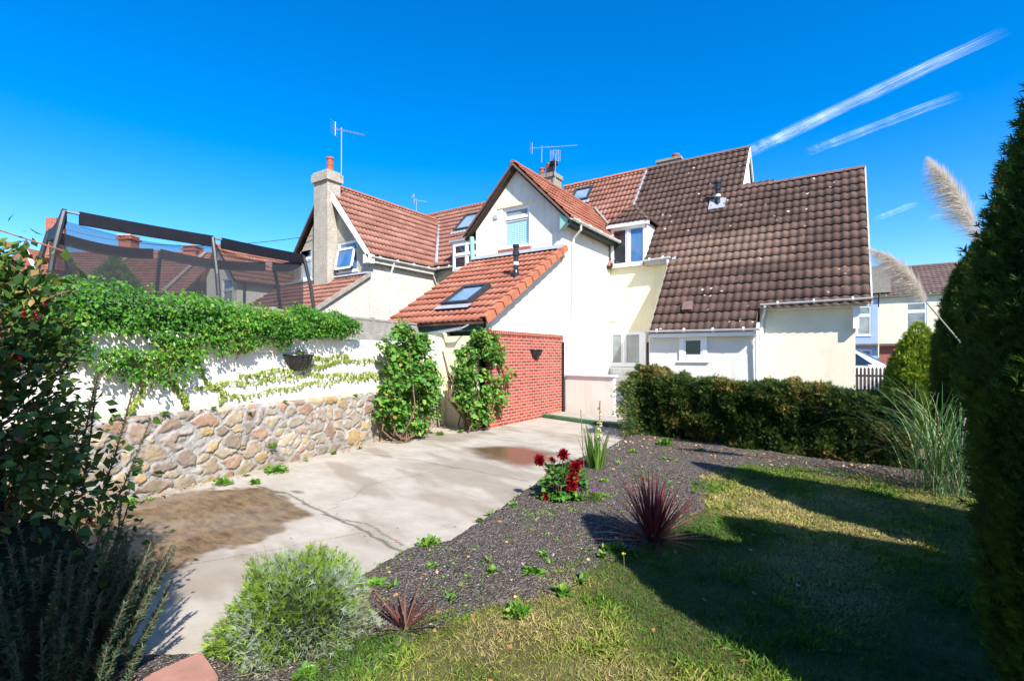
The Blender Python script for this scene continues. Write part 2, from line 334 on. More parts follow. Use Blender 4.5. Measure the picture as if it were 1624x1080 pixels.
# ---------------------------------------------------------------- helpers: foliage
def uv_sphere_dirs(n):
    z = rng.uniform(-1, 1, n); a = rng.uniform(0, 2*np.pi, n); r = np.sqrt(1-z*z)
    return np.stack([r*np.cos(a), r*np.sin(a), z], 1)
T_LEAF = (np.array([(0, 0, 0), (.42, -.30, .07), (1, 0, -.10), (.42, .30, .07), (.5, 0, -.02)]), [(0, 1, 4), (1, 2, 4), (2, 3, 4), (3, 0, 4)])
T_LOBE = (np.array([(0, 0, 0), (.15, -.38, .02), (.42, -.25, .05), (.62, -.42, 0), (1, 0, -.12), (.62, .42, 0), (.42, .25, .05), (.15, .38, .02), (.42, 0, -.03)]),
          [(0, 1, 8), (1, 2, 8), (2, 3, 8), (3, 4, 8), (4, 5, 8), (5, 6, 8), (6, 7, 8), (7, 0, 8)])
T_NEEDLE = (np.array([(0, -.05, 0), (0, .05, 0), (1, 0, 0)]), [(0, 1, 2)])
T_SPRAY = (np.array([(0, -.05, 0), (0, .05, 0), (1, 0, -.1), (.22, -.04, 0), (.35, .04, 0), (.72, -.34, .02), (.18, .04, 0), (.40, -.04, 0), (.70, .36, .02), (.45, -.03, -.02), (.55, .03, -.02), (.95, -.20, -.04), (.95, .22, -.04)]),
           [(0, 1, 2), (3, 4, 5), (6, 7, 8), (9, 10, 11), (9, 10, 12)])
T_BLADE = (np.array([(0, -.5, 0), (0, .5, 0), (.5, -.4, .0), (.5, .4, .0), (1, 0, .0)]), [(0, 1, 3), (0, 3, 2), (2, 3, 4)])
def scatter(tmpl, P, D, N, L, Wd=1.0, rnd=None, bend=None):
    """instances of a leaf template, baked into one vertex array"""
    T, F = tmpl; n = len(P); D = nz(D); S = nz(np.cross(D, N)); Nn = np.cross(S, D)
    L = np.broadcast_to(np.asarray(L, float), (n,)); Wd = np.broadcast_to(np.asarray(Wd, float), (n,))
    V = P[:, None, :] + L[:, None, None]*(T[None, :, 0, None]*D[:, None, :] + (T[None, :, 1, None]*Wd[:, None, None])*S[:, None, :] + T[None, :, 2, None]*Nn[:, None, :])
    if bend is not None: V[:, :, 2] += (T[None, :, 0]**2)*L[:, None]*np.broadcast_to(bend, (n,))[:, None]
    k = len(T); Fi = (np.array(F)[None]+(np.arange(n)*k)[:, None, None]).reshape(-1, 3)
    if rnd is None: rnd = rng.random(n)
    return V.reshape(-1, 3), Fi, np.repeat(rnd, k)
def join(parts):
    Vs, Fs, Rs = [], [], []; b = 0
    for v, f, r in parts: Vs.append(v); Fs.append(f+b); Rs.append(r); b += len(v)
    return np.concatenate(Vs), np.concatenate(Fs), np.concatenate(Rs)
def fol(name, parts, mat, parent=None):
    v, f, r = join(parts) if isinstance(parts, list) else parts
    return link(name, fast_mesh(name, v, f, {'rnd': ('FLOAT', r)}), mat, parent)
def strap(base, az, el, L, wd, droop, n=6):
    """one long arching strap leaf: returns V,F"""
    out = []; p = np.array(base, float); e = el; d = L/n
    ca, sa = math.cos(az), math.sin(az); s = V3(-sa, ca, 0)
    for i in range(n+1):
        w_ = wd*(1-(i/n)**2.2)*(.6+.8*min(1, i/n*3)*(.6)); out += [p-s*w_*.5, p+s*w_*.5]
        p = p+d*V3(ca*math.cos(e), sa*math.cos(e), math.sin(e)); e -= droop/n*(.4+1.2*i/n)
    F = [];
    for i in range(n): a = 2*i; F += [(a, a+1, a+3), (a, a+3, a+2)]
    return np.array(out), np.array(F), np.full(len(out), random.random())

# ================================================================ helpers: building parts
def roof(name, o, eu, ev, wid, ln, mat, parent, roll=.17, course=.345, keep=None, amp=.034, sub=6, step=.036, slab=True, u_off=0):
    """a tiled slope as real geometry: rolls along eu, stepped courses up ev"""
    o, eu, ev = V3(*o), nz(V3(*eu)), nz(V3(*ev)); nrm = np.cross(eu, ev)
    if nrm[2] < 0: nrm = -nrm
    nu = max(2, int(round(wid/roll*sub)))+1; u = np.linspace(0, wid, nu)
    nc = int(math.ceil(ln/course)); vs_, hs_, cs_, gs_ = [], [], [], []
    for k in range(nc):
        a, b = k*course, min((k+1)*course, ln)
        m_ = max(a+.01, b-.034)
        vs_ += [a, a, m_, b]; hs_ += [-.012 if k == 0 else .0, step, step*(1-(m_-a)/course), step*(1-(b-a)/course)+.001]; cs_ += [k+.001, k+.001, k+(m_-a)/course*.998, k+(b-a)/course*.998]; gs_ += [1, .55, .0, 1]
    v = np.array(vs_); h = np.array(hs_); cc = np.array(cs_)
    U, Vv = np.meshgrid(u, v); H = np.repeat(h[:, None], nu, 1)
    ph = (U+u_off)/roll; wv = np.abs(np.cos(np.pi*ph))**1.6
    row = np.arange(len(v))//4; G = np.repeat(np.array(gs_)[:, None], nu, 1)
    jit = vnoise(np.floor(ph/2)[:, :]*1.37+.5, np.repeat(row[:, None]*2.1+.3, nu, 1), 5)
    H = H+amp*wv+np.where(np.repeat((np.arange(len(v)) % 4 != 0)[:, None], nu, 1), (jit-.5)*.010, 0)
    Vv = Vv - np.where(np.repeat((np.arange(len(v)) % 4 < 2)[:, None], nu, 1), (jit-.5)*.012, 0)
    P = o+U[..., None]*eu+Vv[..., None]*ev+H[..., None]*nrm
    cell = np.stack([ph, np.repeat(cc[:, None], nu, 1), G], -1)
    idx = np.arange(U.size).reshape(U.shape)
    F = np.stack([idx[:-1, :-1], idx[:-1, 1:], idx[1:, 1:], idx[1:, :-1]], -1).reshape(-1, 4)
    if np.dot(np.cross(eu, ev), nrm) < 0: F = F[:, ::-1]
    if keep is not None:
        cu = (U[:-1, :-1]+U[1:, 1:]).ravel()/2; cvv = (Vv[:-1, :-1]+Vv[1:, 1:]).ravel()/2
        F = F[keep(cu, cvv)]
    PV = P.reshape(-1, 3); CV = cell.reshape(-1, 3)
    if slab and keep is None:      # battens and felt under the tiles
        b = len(PV); q = []
        for dn in (-.005, -.07):
            for (a, c) in ((0, 0), (wid, 0), (wid, ln), (0, ln)): q.append(o+eu*a+ev*c+nrm*dn)
        PV = np.concatenate([PV, q]); CV = np.concatenate([CV, np.full((8, 3), .999)])
        F = np.concatenate([F, np.array([(4, 7, 6, 5), (0, 1, 5, 4), (1, 2, 6, 5), (2, 3, 7, 6), (3, 0, 4, 7)])+b])
    return link(name, fast_mesh(name, PV, F, {'cell': ('FLOAT_VECTOR', CV)}), mat, parent)
def ridge(name, p0, p1, mat, parent, r=.11, seg=.42):
    p0, p1 = V3(*p0), V3(*p1); L = np.linalg.norm(p1-p0); t = (p1-p0)/L
    s = nz(np.cross(t, V3(0, 0, 1))); up = np.cross(s, t); n = max(1, int(L/seg)); m = MB()
    for i in range(n):
        a = p0+t*L*i/n-t*.01; b = p0+t*L*(i+1)/n+t*.015; k = 7; vs = []
        for q, rr in ((a, r*1.04), (b, r*.97)):
            for j in range(k): an = math.pi*j/(k-1); vs.append(q+s*math.cos(an)*rr+up*(math.sin(an)*rr-.03+random.uniform(-.003, .003)))
        m.add(vs, [(j, j+1, k+j+1, k+j) for j in range(k-1)]+[tuple(range(k-1, -1, -1)), tuple(range(k, 2*k))])
    return m.obj(name, mat, parent)
def wall(name, o, sd, nrm, outer, holes, mat, parent, reveal=.11, thick=.22):
    """flat wall in the plane through o; outer/holes in (s, z)"""
    o, sd, nrm = V3(*o), V3(*sd), V3(*nrm)
    pl = [[Vector((a, b, 0)) for a, b in outer]]+[[Vector(q) for q in ((h[0], h[1], 0), (h[0], h[3], 0), (h[2], h[3], 0), (h[2], h[1], 0))] for h in holes]
    flat = [p for q in pl for p in q]; tri = tessellate_polygon(pl)
    W = [o+sd*p.x+V3(0, 0, 1)*p.y for p in flat]; m = MB(); fs = []
    for a, b, c in tri:
        nn = np.cross(W[b]-W[a], W[c]-W[a]); fs.append((a, b, c) if np.dot(nn, nrm) > 0 else (a, c, b))
    m.add(W, fs)
    for h in holes:
        q = [o+sd*a+V3(0, 0, b) for a, b in ((h[0], h[1]), (h[2], h[1]), (h[2], h[3]), (h[0], h[3]))]
        r = [x-nrm*reveal for x in q]; m.add(q+r, [(0, 1, 5, 4), (1, 2, 6, 5), (2, 3, 7, 6), (3, 0, 4, 7)])
    n = len(outer); ca_ = sum(p[0] for p in outer)/n; cb_ = sum(p[1] for p in outer)/n
    q = [o+sd*(a-math.copysign(.006, a-ca_))+V3(0, 0, b-math.copysign(.006, b-cb_))-nrm*.002 for a, b in outer]; r = [x-nrm*thick for x in q]
    m.add(q+r, [(i, (i+1) % n, n+(i+1) % n, n+i) for i in range(n)])
    return m.obj(name, mat, parent)
def window(parent, o, sd, nrm, rect, cols=(1,), rows=(1,), pane='glass_dark', depth=.10, fr=.055, sill=True, lab=None, panes=None, tilt=0, frame_mat='upvc', name='window'):
    """frame (this object) > pane, sill"""
    o, sd, nrm = V3(*o), V3(*sd), V3(*nrm); s0, z0, s1, z1 = rect; up = V3(0, 0, 1)
    base = o-nrm*depth; m = MB()
    def bar(a, b, c, d, t=.06, off=0.): m.pbox(base+sd*a+up*b+nrm*(off-.0), sd*(c-a), up*(d-b), nrm*t)
    bar(s0, z0, s1, z0+fr); bar(s0, z1-fr, s1, z1); bar(s0, z0+fr, s0+fr, z1-fr); bar(s1-fr, z0+fr, s1, z1-fr)
    xs = np.cumsum([0]+list(cols))/sum(cols)*(s1-s0)+s0; zs = np.cumsum([0]+list(rows))/sum(rows)*(z1-z0)+z0
    for x in xs[1:-1]: bar(x-fr*.6, z0+fr, x+fr*.6, z1-fr, .062)
    for z in zs[1:-1]:
        for i in range(len(cols)):
            a = s0+fr if i == 0 else xs[i]+fr*.6; b = s1-fr if i == len(cols)-1 else xs[i+1]-fr*.6
            bar(a, z-fr*.6, b, z+fr*.6, .064)
    for i in range(len(cols)):           # inner sash rims
        for j in range(len(rows)):
            a, b = xs[i]+fr*.95, xs[i+1]-fr*.95; c, d = zs[j]+fr*.95, zs[j+1]-fr*.95; e = fr*.5
            for q in ((a, c, b, c+e), (a, d-e, b, d), (a, c+e, a+e, d-e), (b-e, c+e, b, d-e)): bar(*q, .045)
    w_ = m.obj(name, M[frame_mat], parent)
    if lab: w_['label'] = lab
    k = 0
    for i in range(len(cols)):
        for j in range(len(rows)):
            pm = panes[k] if panes else pane; k += 1
            MB().pbox(base+sd*(xs[i]+fr*1.2)+up*(zs[j]+fr*1.2)+nrm*.015, sd*(xs[i+1]-xs[i]-fr*2.4), up*(zs[j+1]-zs[j]-fr*2.4), nrm*.008).obj('pane', M[pm], w_)
    if sill: MB().pbox(o+sd*(s0-.05)+up*(z0-.045)-nrm*depth, sd*(s1-s0+.1), up*.045, nrm*(depth+.05)).obj('sill', M['upvc' if sill is True else sill], w_)
    return w_
def gutter(p0, p1, parent, mat='gutter', r=.055, name='gutter', out=(0, -1, 0)):
    p0, p1 = V3(*p0), V3(*p1); t = nz(p1-p0); s = np.cross(t, V3(0, 0, 1)); m = MB(); k = 9; vs = []
    for q in (p0, p1):
        for rr in (r, r*.86):
            for j in range(k): an = math.pi+math.pi*j/(k-1); vs.append(q+s*math.cos(an)*rr+V3(0, 0, 1)*math.sin(an)*rr)
    fs = []
    for j in range(k-1):
        fs += [(j, j+1, 2*k+j+1, 2*k+j), (k+j+1, k+j, 3*k+j, 3*k+j+1), (j+1, j, k+j, k+j+1), (2*k+j, 2*k+j+1, 3*k+j+1, 3*k+j)]
    fs += [(0, 2*k, 3*k, k), (k-1, 2*k-1, 4*k-1, 3*k-1)]
    m.add(vs, fs); L = np.linalg.norm(p1-p0); n = max(2, int(L/.9)+1)
    for i in range(n):
        c = p0+(p1-p0)*(i+.5)/n; m.tube([c-t*.02-V3(0, 0, .012), c+t*.02-V3(0, 0, .012)], r*1.06, 12)
    return m.obj(name, M[mat], parent)
def pipe(pts, parent, r=.034, mat='gutter', name='downpipe', brackets=True):
    m = MB(); m.tube(pts, r, 10)
    if brackets:
        a, b = V3(*pts[-2]), V3(*pts[-1]); L = np.linalg.norm(b-a)
        for i in range(int(L/1.2)+1):
            q = a+(b-a)*min(.97, (i*1.2+.15)/max(L, .1)); m.tube([q-(b-a)/L*.03, q+(b-a)/L*.03], r*1.35, 10)
    return m.obj(name, M[mat], parent, smooth=False)
def chimney_pot(c, h, r, parent, mat='pot'):
    m = MB(); m.lathe([(r*1.1, 0), (r*1.1, .06), (r*.95, .08), (r*.9, h*.45), (r*.98, h*.47), (r*.98, h*.52), (r*.88, h*.54), (r*.86, h-.08), (r*1.05, h-.06), (r*1.05, h), (r*.7, h), (r*.7, h-.2), (0, h-.2)], c, 16)
    return m.obj('chimney_pot', M[mat], parent, smooth=False)
def aerial(loc, h, label, az, n=9, size=.9, grid=False, group='television aerials on the chimneys', tilt=0.):
    t = thing('tv_aerial', label, 'aerial', loc, group); x, y, z = loc
    MB().tube([(x, y, z), (x+.01, y, z+h)], .018, 8).obj('mast', M['alu'], t)
    d = V3(math.cos(az), math.sin(az), tilt); s = V3(-math.sin(az), math.cos(az), 0); top = V3(x, y, z+h-.08); m = MB(); m.tube([top-d*size*.25, top+d*size*.75], .011, 6)
    for i in range(n):
        c = top+d*(size*(-.2+.92*i/(n-1))); l = .16-.06*i/n; m.tube([c-s*l, c+s*l], .006, 5)
    if not grid: m.tube([top-d*size*.2+V3(0, 0, -.25), top-d*size*.2+V3(0, 0, .25)], .008, 5)
    for i in range(-2, 3):
        b = top-d*size*.24+V3(0, 0, .11*i); m.tube([b-s*.22, b+s*.22], .006, 5)
    if grid:
        for i in range(-3, 4): m.tube([top-d*size*.22+s*.07*i+V3(0, 0, -.25), top-d*size*.22+s*.07*i+V3(0, 0, .25)], .006, 5)
    m.obj('boom', M['alu'], t)
    return t
def skylight(parent, o, eu, ev, rect, lab=None):
    o, eu, ev = V3(*o), nz(V3(*eu)), nz(V3(*ev)); n = nz(np.cross(eu, ev)); u0, v0, u1, v1 = rect; m = MB()
    P = lambda u, v, h: o+eu*u+ev*v+n*h; f = .085
    for a, b, c, d in ((u0, v0, u1, v0+f), (u0, v1-f*1.4, u1, v1), (u0, v0+f, u0+f, v1-f*1.4), (u1-f, v0+f, u1, v1-f*1.4)):
        m.pbox(P(a, b, .0), eu*(c-a), ev*(d-b), n*.12)
    s = m.obj('skylight', M['dark_metal'], parent)
    if lab: s['label'] = lab
    MB().pbox(P(u0+f, v0+f, .06), eu*(u1-u0-2*f), ev*(v1-v0-2.4*f), n*.012).obj('pane', M['glass_sky'], s)
    MB().pbox(P(u0-.1, v0-.2, .045), eu*(u1-u0+.2), ev*.2, n*.012).obj('flashing', M['lead'], s)
    return s
def flue(base, h, parent, r=.075):
    x, y, z = base; f = MB().lathe([(r*1.5, -.15), (r*1.25, .1), (r, .16), (r, h*.62), (r*1.3, h*.66), (r*1.35, h*.78), (r, h*.82), (r, h*.9), (r*1.35, h*.92), (r*1.35, h), (0, h)], base, 18).obj('flue_pipe', M['black_plastic'], parent)
    MB().lathe([(r*1.06, h*.36), (r*1.06, h*.46)], base, 18).obj('band', M['upvc'], f)
    return f
def ground_pt(): pass

# ================================================================ the house on the right (brown catslide roof)
K = 1.19; Zp = lambda y: 2.24+K*(y-13.45)
ph = math.atan(K); EV = (0, math.cos(ph), math.sin(ph)); sl_ = lambda dy: dy/math.cos(ph)
h = thing('terraced_house', 'cream house with long brown tiled roof sweeping down to a low white wall', 'house', (-2, 15, 0), 'terraced houses in this row')
# low front with the small window
wall('front_wall', (-4.45, 13.7, 0), (1, 0, 0), (0, -1, 0), [(0, 0), (2.72, 0), (2.72, 2.36), (0, 2.36)], [(.83, 1.48, 1.55, 2.19)], M['low_wall_paint'], h, .07)['label'] = 'low white front wall under the gutter'
window(h, (-4.45, 13.7, 0), (1, 0, 0), (0, -1, 0), (.83, 1.48, 1.55, 2.19), pane='glass_frost', depth=.02, fr=.115, lab='small square window in the low white wall')
MB().box(-1.80, -1.71, 13.69, 14.2, 0, 2.36).obj('corner_trim', M['upvc'], h)
wall('right_wall', (-1.71, 14.2, 0), (1, 0, 0), (0, -1, 0), [(0, 0), (2.04, 0), (2.04, 3.0), (0, 3.0)], [], M['ivory_wall'], h)['label'] = 'ivory rendered wall right of the downpipe'
wall('side_wall', (.33, 14.2, 0), (0, 1, 0), (1, 0, 0), [(0, 0), (6.6, 0), (6.6, 3.0), (3.3, 6.9), (0, 3.0)], [], M['ivory_wall'], h)
wall('return_wall', (-4.45, 13.72, 0), (0, 1, 0), (-1, 0, 0), [(0, 0), (1.98, 0), (1.98, 4.5), (0, 2.4)], [], M['white_wall'], h)
wall('back_wall', (-6.5, 15.7, 0), (1, 0, 0), (0, -1, 0), [(0, 0), (2.1, 0), (2.1, 4.7), (1.32, 4.7), (0.02, 4.7)], [(.04, 1.30, 1.14, 2.40)], M['cream_wall'], h, .06)['label'] = 'cream wall in the corner below the dormer'
gable = wall('gable_wall', (-2.68, 15.5, 0), (0, 1, 0), (1, 0, 0), [(0, 3), (7.2, 3), (7.2, 4.7), (3.6, 8.78), (0, 4.5)], [], M['upvc'], h)
# roof in one plane, cut to the outline of the three steps
X0 = -6.28; W_ = .62+6.28; LN = sl_(19.1-13.45)
def keep(u, v):
    x = X0+u; y = 13.45+v*math.cos(ph)
    return ((x < -2.62) & (x > -5.2) & (y > 15.38)) | ((x <= -5.2) & (y > 15.72)) | ((x > -4.38) & (x < -1.70) & (y < 17.6)) | ((x > -1.71) & (y > 13.98) & (y < 17.52)) | ((x >= -4.38) & (x < -2.62) & (y > 15.3))
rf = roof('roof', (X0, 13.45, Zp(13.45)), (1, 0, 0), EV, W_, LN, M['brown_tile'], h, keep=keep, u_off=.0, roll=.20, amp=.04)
m = MB()
def plane_piece(mb, x0, x1, y0, y1, dn=-.02, th=.07):
    mb.prism([(x0, y0, Zp(y0)+dn), (x1, y0, Zp(y0)+dn), (x1, y1, Zp(y1)+dn), (x0, y1, Zp(y1)+dn)], (0, th*math.sin(ph)*1, -th*math.cos(ph)))
plane_piece(m, -6.28, -5.22, 15.75, 19.05); plane_piece(m, -5.22, -2.64, 15.4, 19.05); plane_piece(m, -4.36, -1.72, 13.47, 15.4); plane_piece(m, -1.72, .60, 14.0, 17.45); plane_piece(m, -2.64, -1.72, 15.4, 17.45)
m.prism([(-6.28, 19.12, 8.90), (-2.64, 19.12, 8.90), (-2.64, 22.9, 4.5), (-6.28, 22.9, 4.5)], (0, 0, -.08))
m.prism([(-2.64, 17.55, 6.98), (.60, 17.55, 6.98), (.60, 20.9, 3.0), (-2.64, 20.9, 3.0)], (0, 0, -.08))
m.obj('roof_deck', M['ridge_brown'], h)
ridge('ridge_tiles', (-6.28, 19.1, Zp(19.1)+.02), (-2.62, 19.1, Zp(19.1)+.02), M['ridge_brown'], h, .10)
ridge('ridge_tiles', (-2.62, 17.53, Zp(17.53)-.02), (.62, 17.53, Zp(17.53)-.02), M['ridge_brown'], h, .10)
def verge(name, p0, p1, w, hgt, mat, parent, side=(1, 0, 0)):
    p0, p1 = V3(*p0), V3(*p1); return MB().pbox(p0, p1-p0, V3(*side)*w, V3(0, 0, -hgt)).obj(name, M[mat], parent)
verge('verge', (.62, 13.98, Zp(13.98)+.045), (.62, 17.5, Zp(17.5)+.045), .035, .16, 'fascia', h)
verge('verge', (-4.41, 13.5, Zp(13.5)+.03), (-4.41, 15.4, Zp(15.4)+.03), .03, .14, 'mortar', h)
verge('barge_board', (-2.63, 17.56, Zp(17.56)+.02), (-2.63, 19.1, Zp(19.1)+.02), .04, .30, 'upvc', h)
verge('barge_board', (-2.63, 22.7, Zp(15.5)+.02), (-2.63, 19.12, Zp(19.1)+.02), .04, .30, 'fascia', h)
MB().pbox((-4.42, 13.5, 2.28), (2.7, 0, 0), (0, .2, 0), (0, 0, -.16)).obj('fascia', M['upvc'], h)
gutter((-4.52, 13.42, 2.31), (-1.62, 13.42, 2.29), h)
MB().pbox((-1.66, 14.0, 2.93), (2.26, 0, 0), (0, .2, 0), (0, 0, -.16)).obj('fascia', M['upvc'], h)
gutter((-1.66, 13.92, 2.93), (.66, 13.92, 2.95), h)
MB().box(.28, .40, 14.02, 14.22, 2.25, 2.80).obj('soffit_box', M['upvc'], h)
pipe([(-1.56, 13.92, 2.88), (-1.58, 13.95, 2.72), (-1.66, 14.12, 2.55), (-1.66, 14.14, 2.3), (-1.66, 14.14, 0)], h, .042)
pipe([(-1.74, 13.44, 2.27), (-1.72, 13.6, 2.1), (-1.72, 13.64, 0)], h, .03)
flue((-3.29, 17.07, 6.52), .78, h)
MB().pbox((-3.55, 16.86, Zp(16.86)+.06), (.5, 0, 0), (0, .35, .35*K), (0, -.02, .02)).obj('flashing', M['lead'], h)
MB().pbox((-3.60, 13.90, Zp(13.90)+.03), (.26, 0, 0), (0, .20, .20*K), (0, -.1, .08)).obj('roof_vent', M['ridge_brown'], h)
MB().pbox((-4.3, 15.36, Zp(15.36)+.05), (.12, 0, 0), (0, .08, .1), (0, -.02, .02)).obj('lead_patch', M['lead'], h)
# dormer
d = MB().prism([(-6.42, 15.62, 4.62), (-5.19, 15.62, 4.62), (-5.19, 15.62, 5.98), (-6.42, 15.62, 5.98)], (0, .05, 0)).obj('dormer', M['upvc'], h)
MB().prism([(-5.215, 15.64, 4.85), (-5.215, 16.6, 5.98), (-5.215, 15.64, 5.98)], (.03, 0, 0)).obj('cheek', M['boarding'], d)
MB().prism([(-6.42, 15.64, 4.85), (-6.42, 16.6, 5.98), (-6.42, 15.64, 5.98)], (.03, 0, 0)).obj('cheek', M['boarding'], d)
window(d, (-6.40, 15.62, 0), (1, 0, 0), (0, -1, 0), (.04, 4.60, 1.20, 5.86), cols=(1, 1), panes=['glass_dark', 'glass_blue'], depth=-.005, fr=.06)
dm = MB()
ap, bk = (-5.80, 16.25, 6.72), (-5.80, 17.3, 6.72); e0, e1, e2, e3 = (-6.50, 15.45, 5.98), (-5.08, 15.45, 5.98), (-5.08, 16.75, 5.98), (-6.50, 16.75, 5.98)
def tile_tri(name, pts, u_dir, mat, parent):
    pts = [V3(*p) for p in pts]; o = pts[0]; eu = nz(V3(*u_dir)); n = nz(np.cross(pts[1]-pts[0], pts[2]-pts[0]))
    if n[2] < 0: n = -n
    ev = np.cross(n, eu)
    if ev[2] < 0: ev = -ev
    uv = [((p-o) @ eu, (p-o) @ ev) for p in pts]; u0 = min(a for a, b in uv); u1 = max(a for a, b in uv); v0 = min(b for a, b in uv); v1 = max(b for a, b in uv)
    poly = [(a-u0, b-v0) for a, b in uv]
    return roof(name, o+eu*u0+ev*v0, eu, ev, u1-u0, v1-v0, mat, parent, sub=8, keep=lambda u, v: sdf(u, v, poly) > -.01)
tile_tri('front_slope', [e0, e1, ap], (1, 0, 0), M['brown_tile'], d)
tile_tri('right_slope', [e1, e2, bk, ap], (0, 1, 0), M['brown_tile'], d)
tile_tri('left_slope', [e0, ap, bk, e3], (0, 1, 0), M['brown_tile'], d)
ridge('hip_tiles', e1, ap, M['ridge_brown'], d, .07, .3); ridge('hip_tiles', e0, ap, M['ridge_brown'], d, .06, .3); ridge('hip_tiles', ap, bk, M['ridge_brown'], d, .07, .3)
MB().box(-6.5, -5.08, 15.45, 15.62, 5.86, 5.99).obj('fascia', M['upvc'], d)
MB().box(-5.17, -4.40, 15.38, 15.7, 4.50, 4.68).obj('fascia', M['fascia'], h)
gutter((-5.2, 15.32, 4.66), (-4.34, 15.32, 4.68), h)
pipe([(-4.42, 15.32, 4.6), (-4.42, 15.4, 4.3), (-4.42, 15.5, 4.05)], h, .04, brackets=False)
# ground floor windows and boards in the corner
window(h, (-6.5, 15.7, 0), (1, 0, 0), (0, -1, 0), (.04, 1.30, 1.14, 2.40), cols=(.8, 1), pane='glass_curtain', depth=.05, fr=.06, lab='two light window behind the low white wall')
MB().box(-6.46, -5.36, 15.66, 15.70, 0.1, 1.24).obj('boarded_panel', M['boarding'], h)
b_ = MB().box(-5.33, -5.20, 15.6, 15.7, 0, 2.4); b_.obj('door_frame', M['upvc'], h)
MB().box(-5.18, -5.10, 15.66, 15.7, 0.9, 2.05).obj('side_pane', M['glass_dark'], h)
MB().box(-5.10, -4.5, 15.64, 15.7, 0, 2.4).obj('door', M['upvc'], h)
MB().box(-6.42, -6.25, 15.66, 15.70, 2.78, 3.0).obj('vent_cover', M['cream_wall'], h)

# ================================================================ the middle house (gabled rear wing, red tiles)
h = thing('terraced_house', 'white house with grey gabled wing and red lean-to roof in the middle', 'house', (-8, 14, 0), 'terraced houses in this row')
G0, G1, AX, AZ = -9.56, -6.46, -8.0, 7.30
wall('gable_wall', (G0, 12.3, 0), (1, 0, 0), (0, -1, 0), [(0, 0), (3.1, 0), (3.1, 5.55), (1.56, 7.18), (0, 5.55)], [(1.02, 4.87, 1.97, 6.08)], M['grey_stucco'], h, .14)['label'] = 'weathered pale grey rendered gable'
window(h, (G0, 12.3, 0), (1, 0, 0), (0, -1, 0), (1.02, 4.87, 1.97, 6.08), rows=(3, 1.1), panes=['dot_blind', 'glass_curtain'], depth=.10, fr=.06, lab='gable window with dotted turquoise blind')
MB().box(-8.66, -7.5, 12.22, 12.3, 4.74, 4.83).obj('brick_sill', M['ridge_red'], h)
MB().box(-8.72, -7.42, 12.285, 12.305, 6.10, 6.20).obj('lintel', M['cream_wall'], h)
MB().box(-8.86, -8.72, 12.27, 12.30, 5.82, 5.94).obj('air_vent', M['fascia'], h)
wall('side_wall', (G1, 12.3, 0), (0, 1, 0), (1, 0, 0), [(0, 0), (3.4, 0), (3.4, 5.5), (0, 5.5)], [], M['white_wall'], h)['label'] = 'tall bright white side wall'
wall('left_wall', (G0, 12.3, 0), (0, 1, 0), (-1, 0, 0), [(0, 0), (3.4, 0), (3.4, 5.5), (0, 5.5)], [], M['grey_stucco'], h)
kg = (AZ-5.42)/1.86; pg = math.atan(kg)
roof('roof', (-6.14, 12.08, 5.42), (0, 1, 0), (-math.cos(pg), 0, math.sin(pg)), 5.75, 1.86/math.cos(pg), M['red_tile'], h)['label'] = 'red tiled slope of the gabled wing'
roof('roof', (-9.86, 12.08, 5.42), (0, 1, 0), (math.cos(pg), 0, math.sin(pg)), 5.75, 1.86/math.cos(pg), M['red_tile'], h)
ridge('ridge_tiles', (-8, 12.05, AZ+.03), (-8, 17.7, AZ+.03), M['ridge_red'], h, .09)
m = MB()
for sx in (1, -1):
    e = (-8+sx*1.88, 12.02, 5.40); a = (-8, 12.02, AZ+.0)
    m.prism([e, a, (a[0], a[1], a[2]-.07), (e[0], e[1], e[2]-.06)], (0, .07, 0))
m.obj('verge', M['ridge_brown'], h)
m = MB()
for sx in (1, -1):
    e = V3(-8+sx*1.86, 12.10, 5.26); a = V3(-8, 12.10, AZ-.15)
    e, a = e+V3(0, 0, .06), a+V3(0, 0, .06); m.prism([e, a, a-V3(0, 0, .06), e-V3(0, 0, .05)], (0, .18, 0))
m.obj('soffit', M['dark_timber'], h)
gutter((-6.08, 12.1, 5.40), (-6.08, 15.95, 5.42), h)
MB().box(-6.22, -6.17, 12.1, 15.68, 5.28, 5.38).obj('fascia', M['green_paint'], h)
MB().box(-6.46, -6.24, 12.1, 15.68, 5.30, 5.36).obj('soffit', M['dark_timber'], h)
MB().prism([(-6.45, 12.08, 5.1), (-6.16, 12.08, 5.38), (-6.45, 12.08, 5.55)], (0, .2, 0)).obj('bracket', M['teal_paint'], h)
pipe([(-6.10, 12.7, 5.36), (-6.12, 12.74, 5.2), (-6.38, 12.8, 5.0), (-6.40, 12.8, 4.8), (-6.40, 12.8, 2.52), (-6.40, 12.72, 2.42), (-6.40, 12.5, 2.25), (-6.40, 12.45, 2.1), (-6.40, 12.45, 0)], h, .034)
MB().tube([(-9.62, 12.16, 5.35), (-9.62, 12.2, 4.6)], .07, 12).obj('waste_pipe', M['teal_paint'], h)
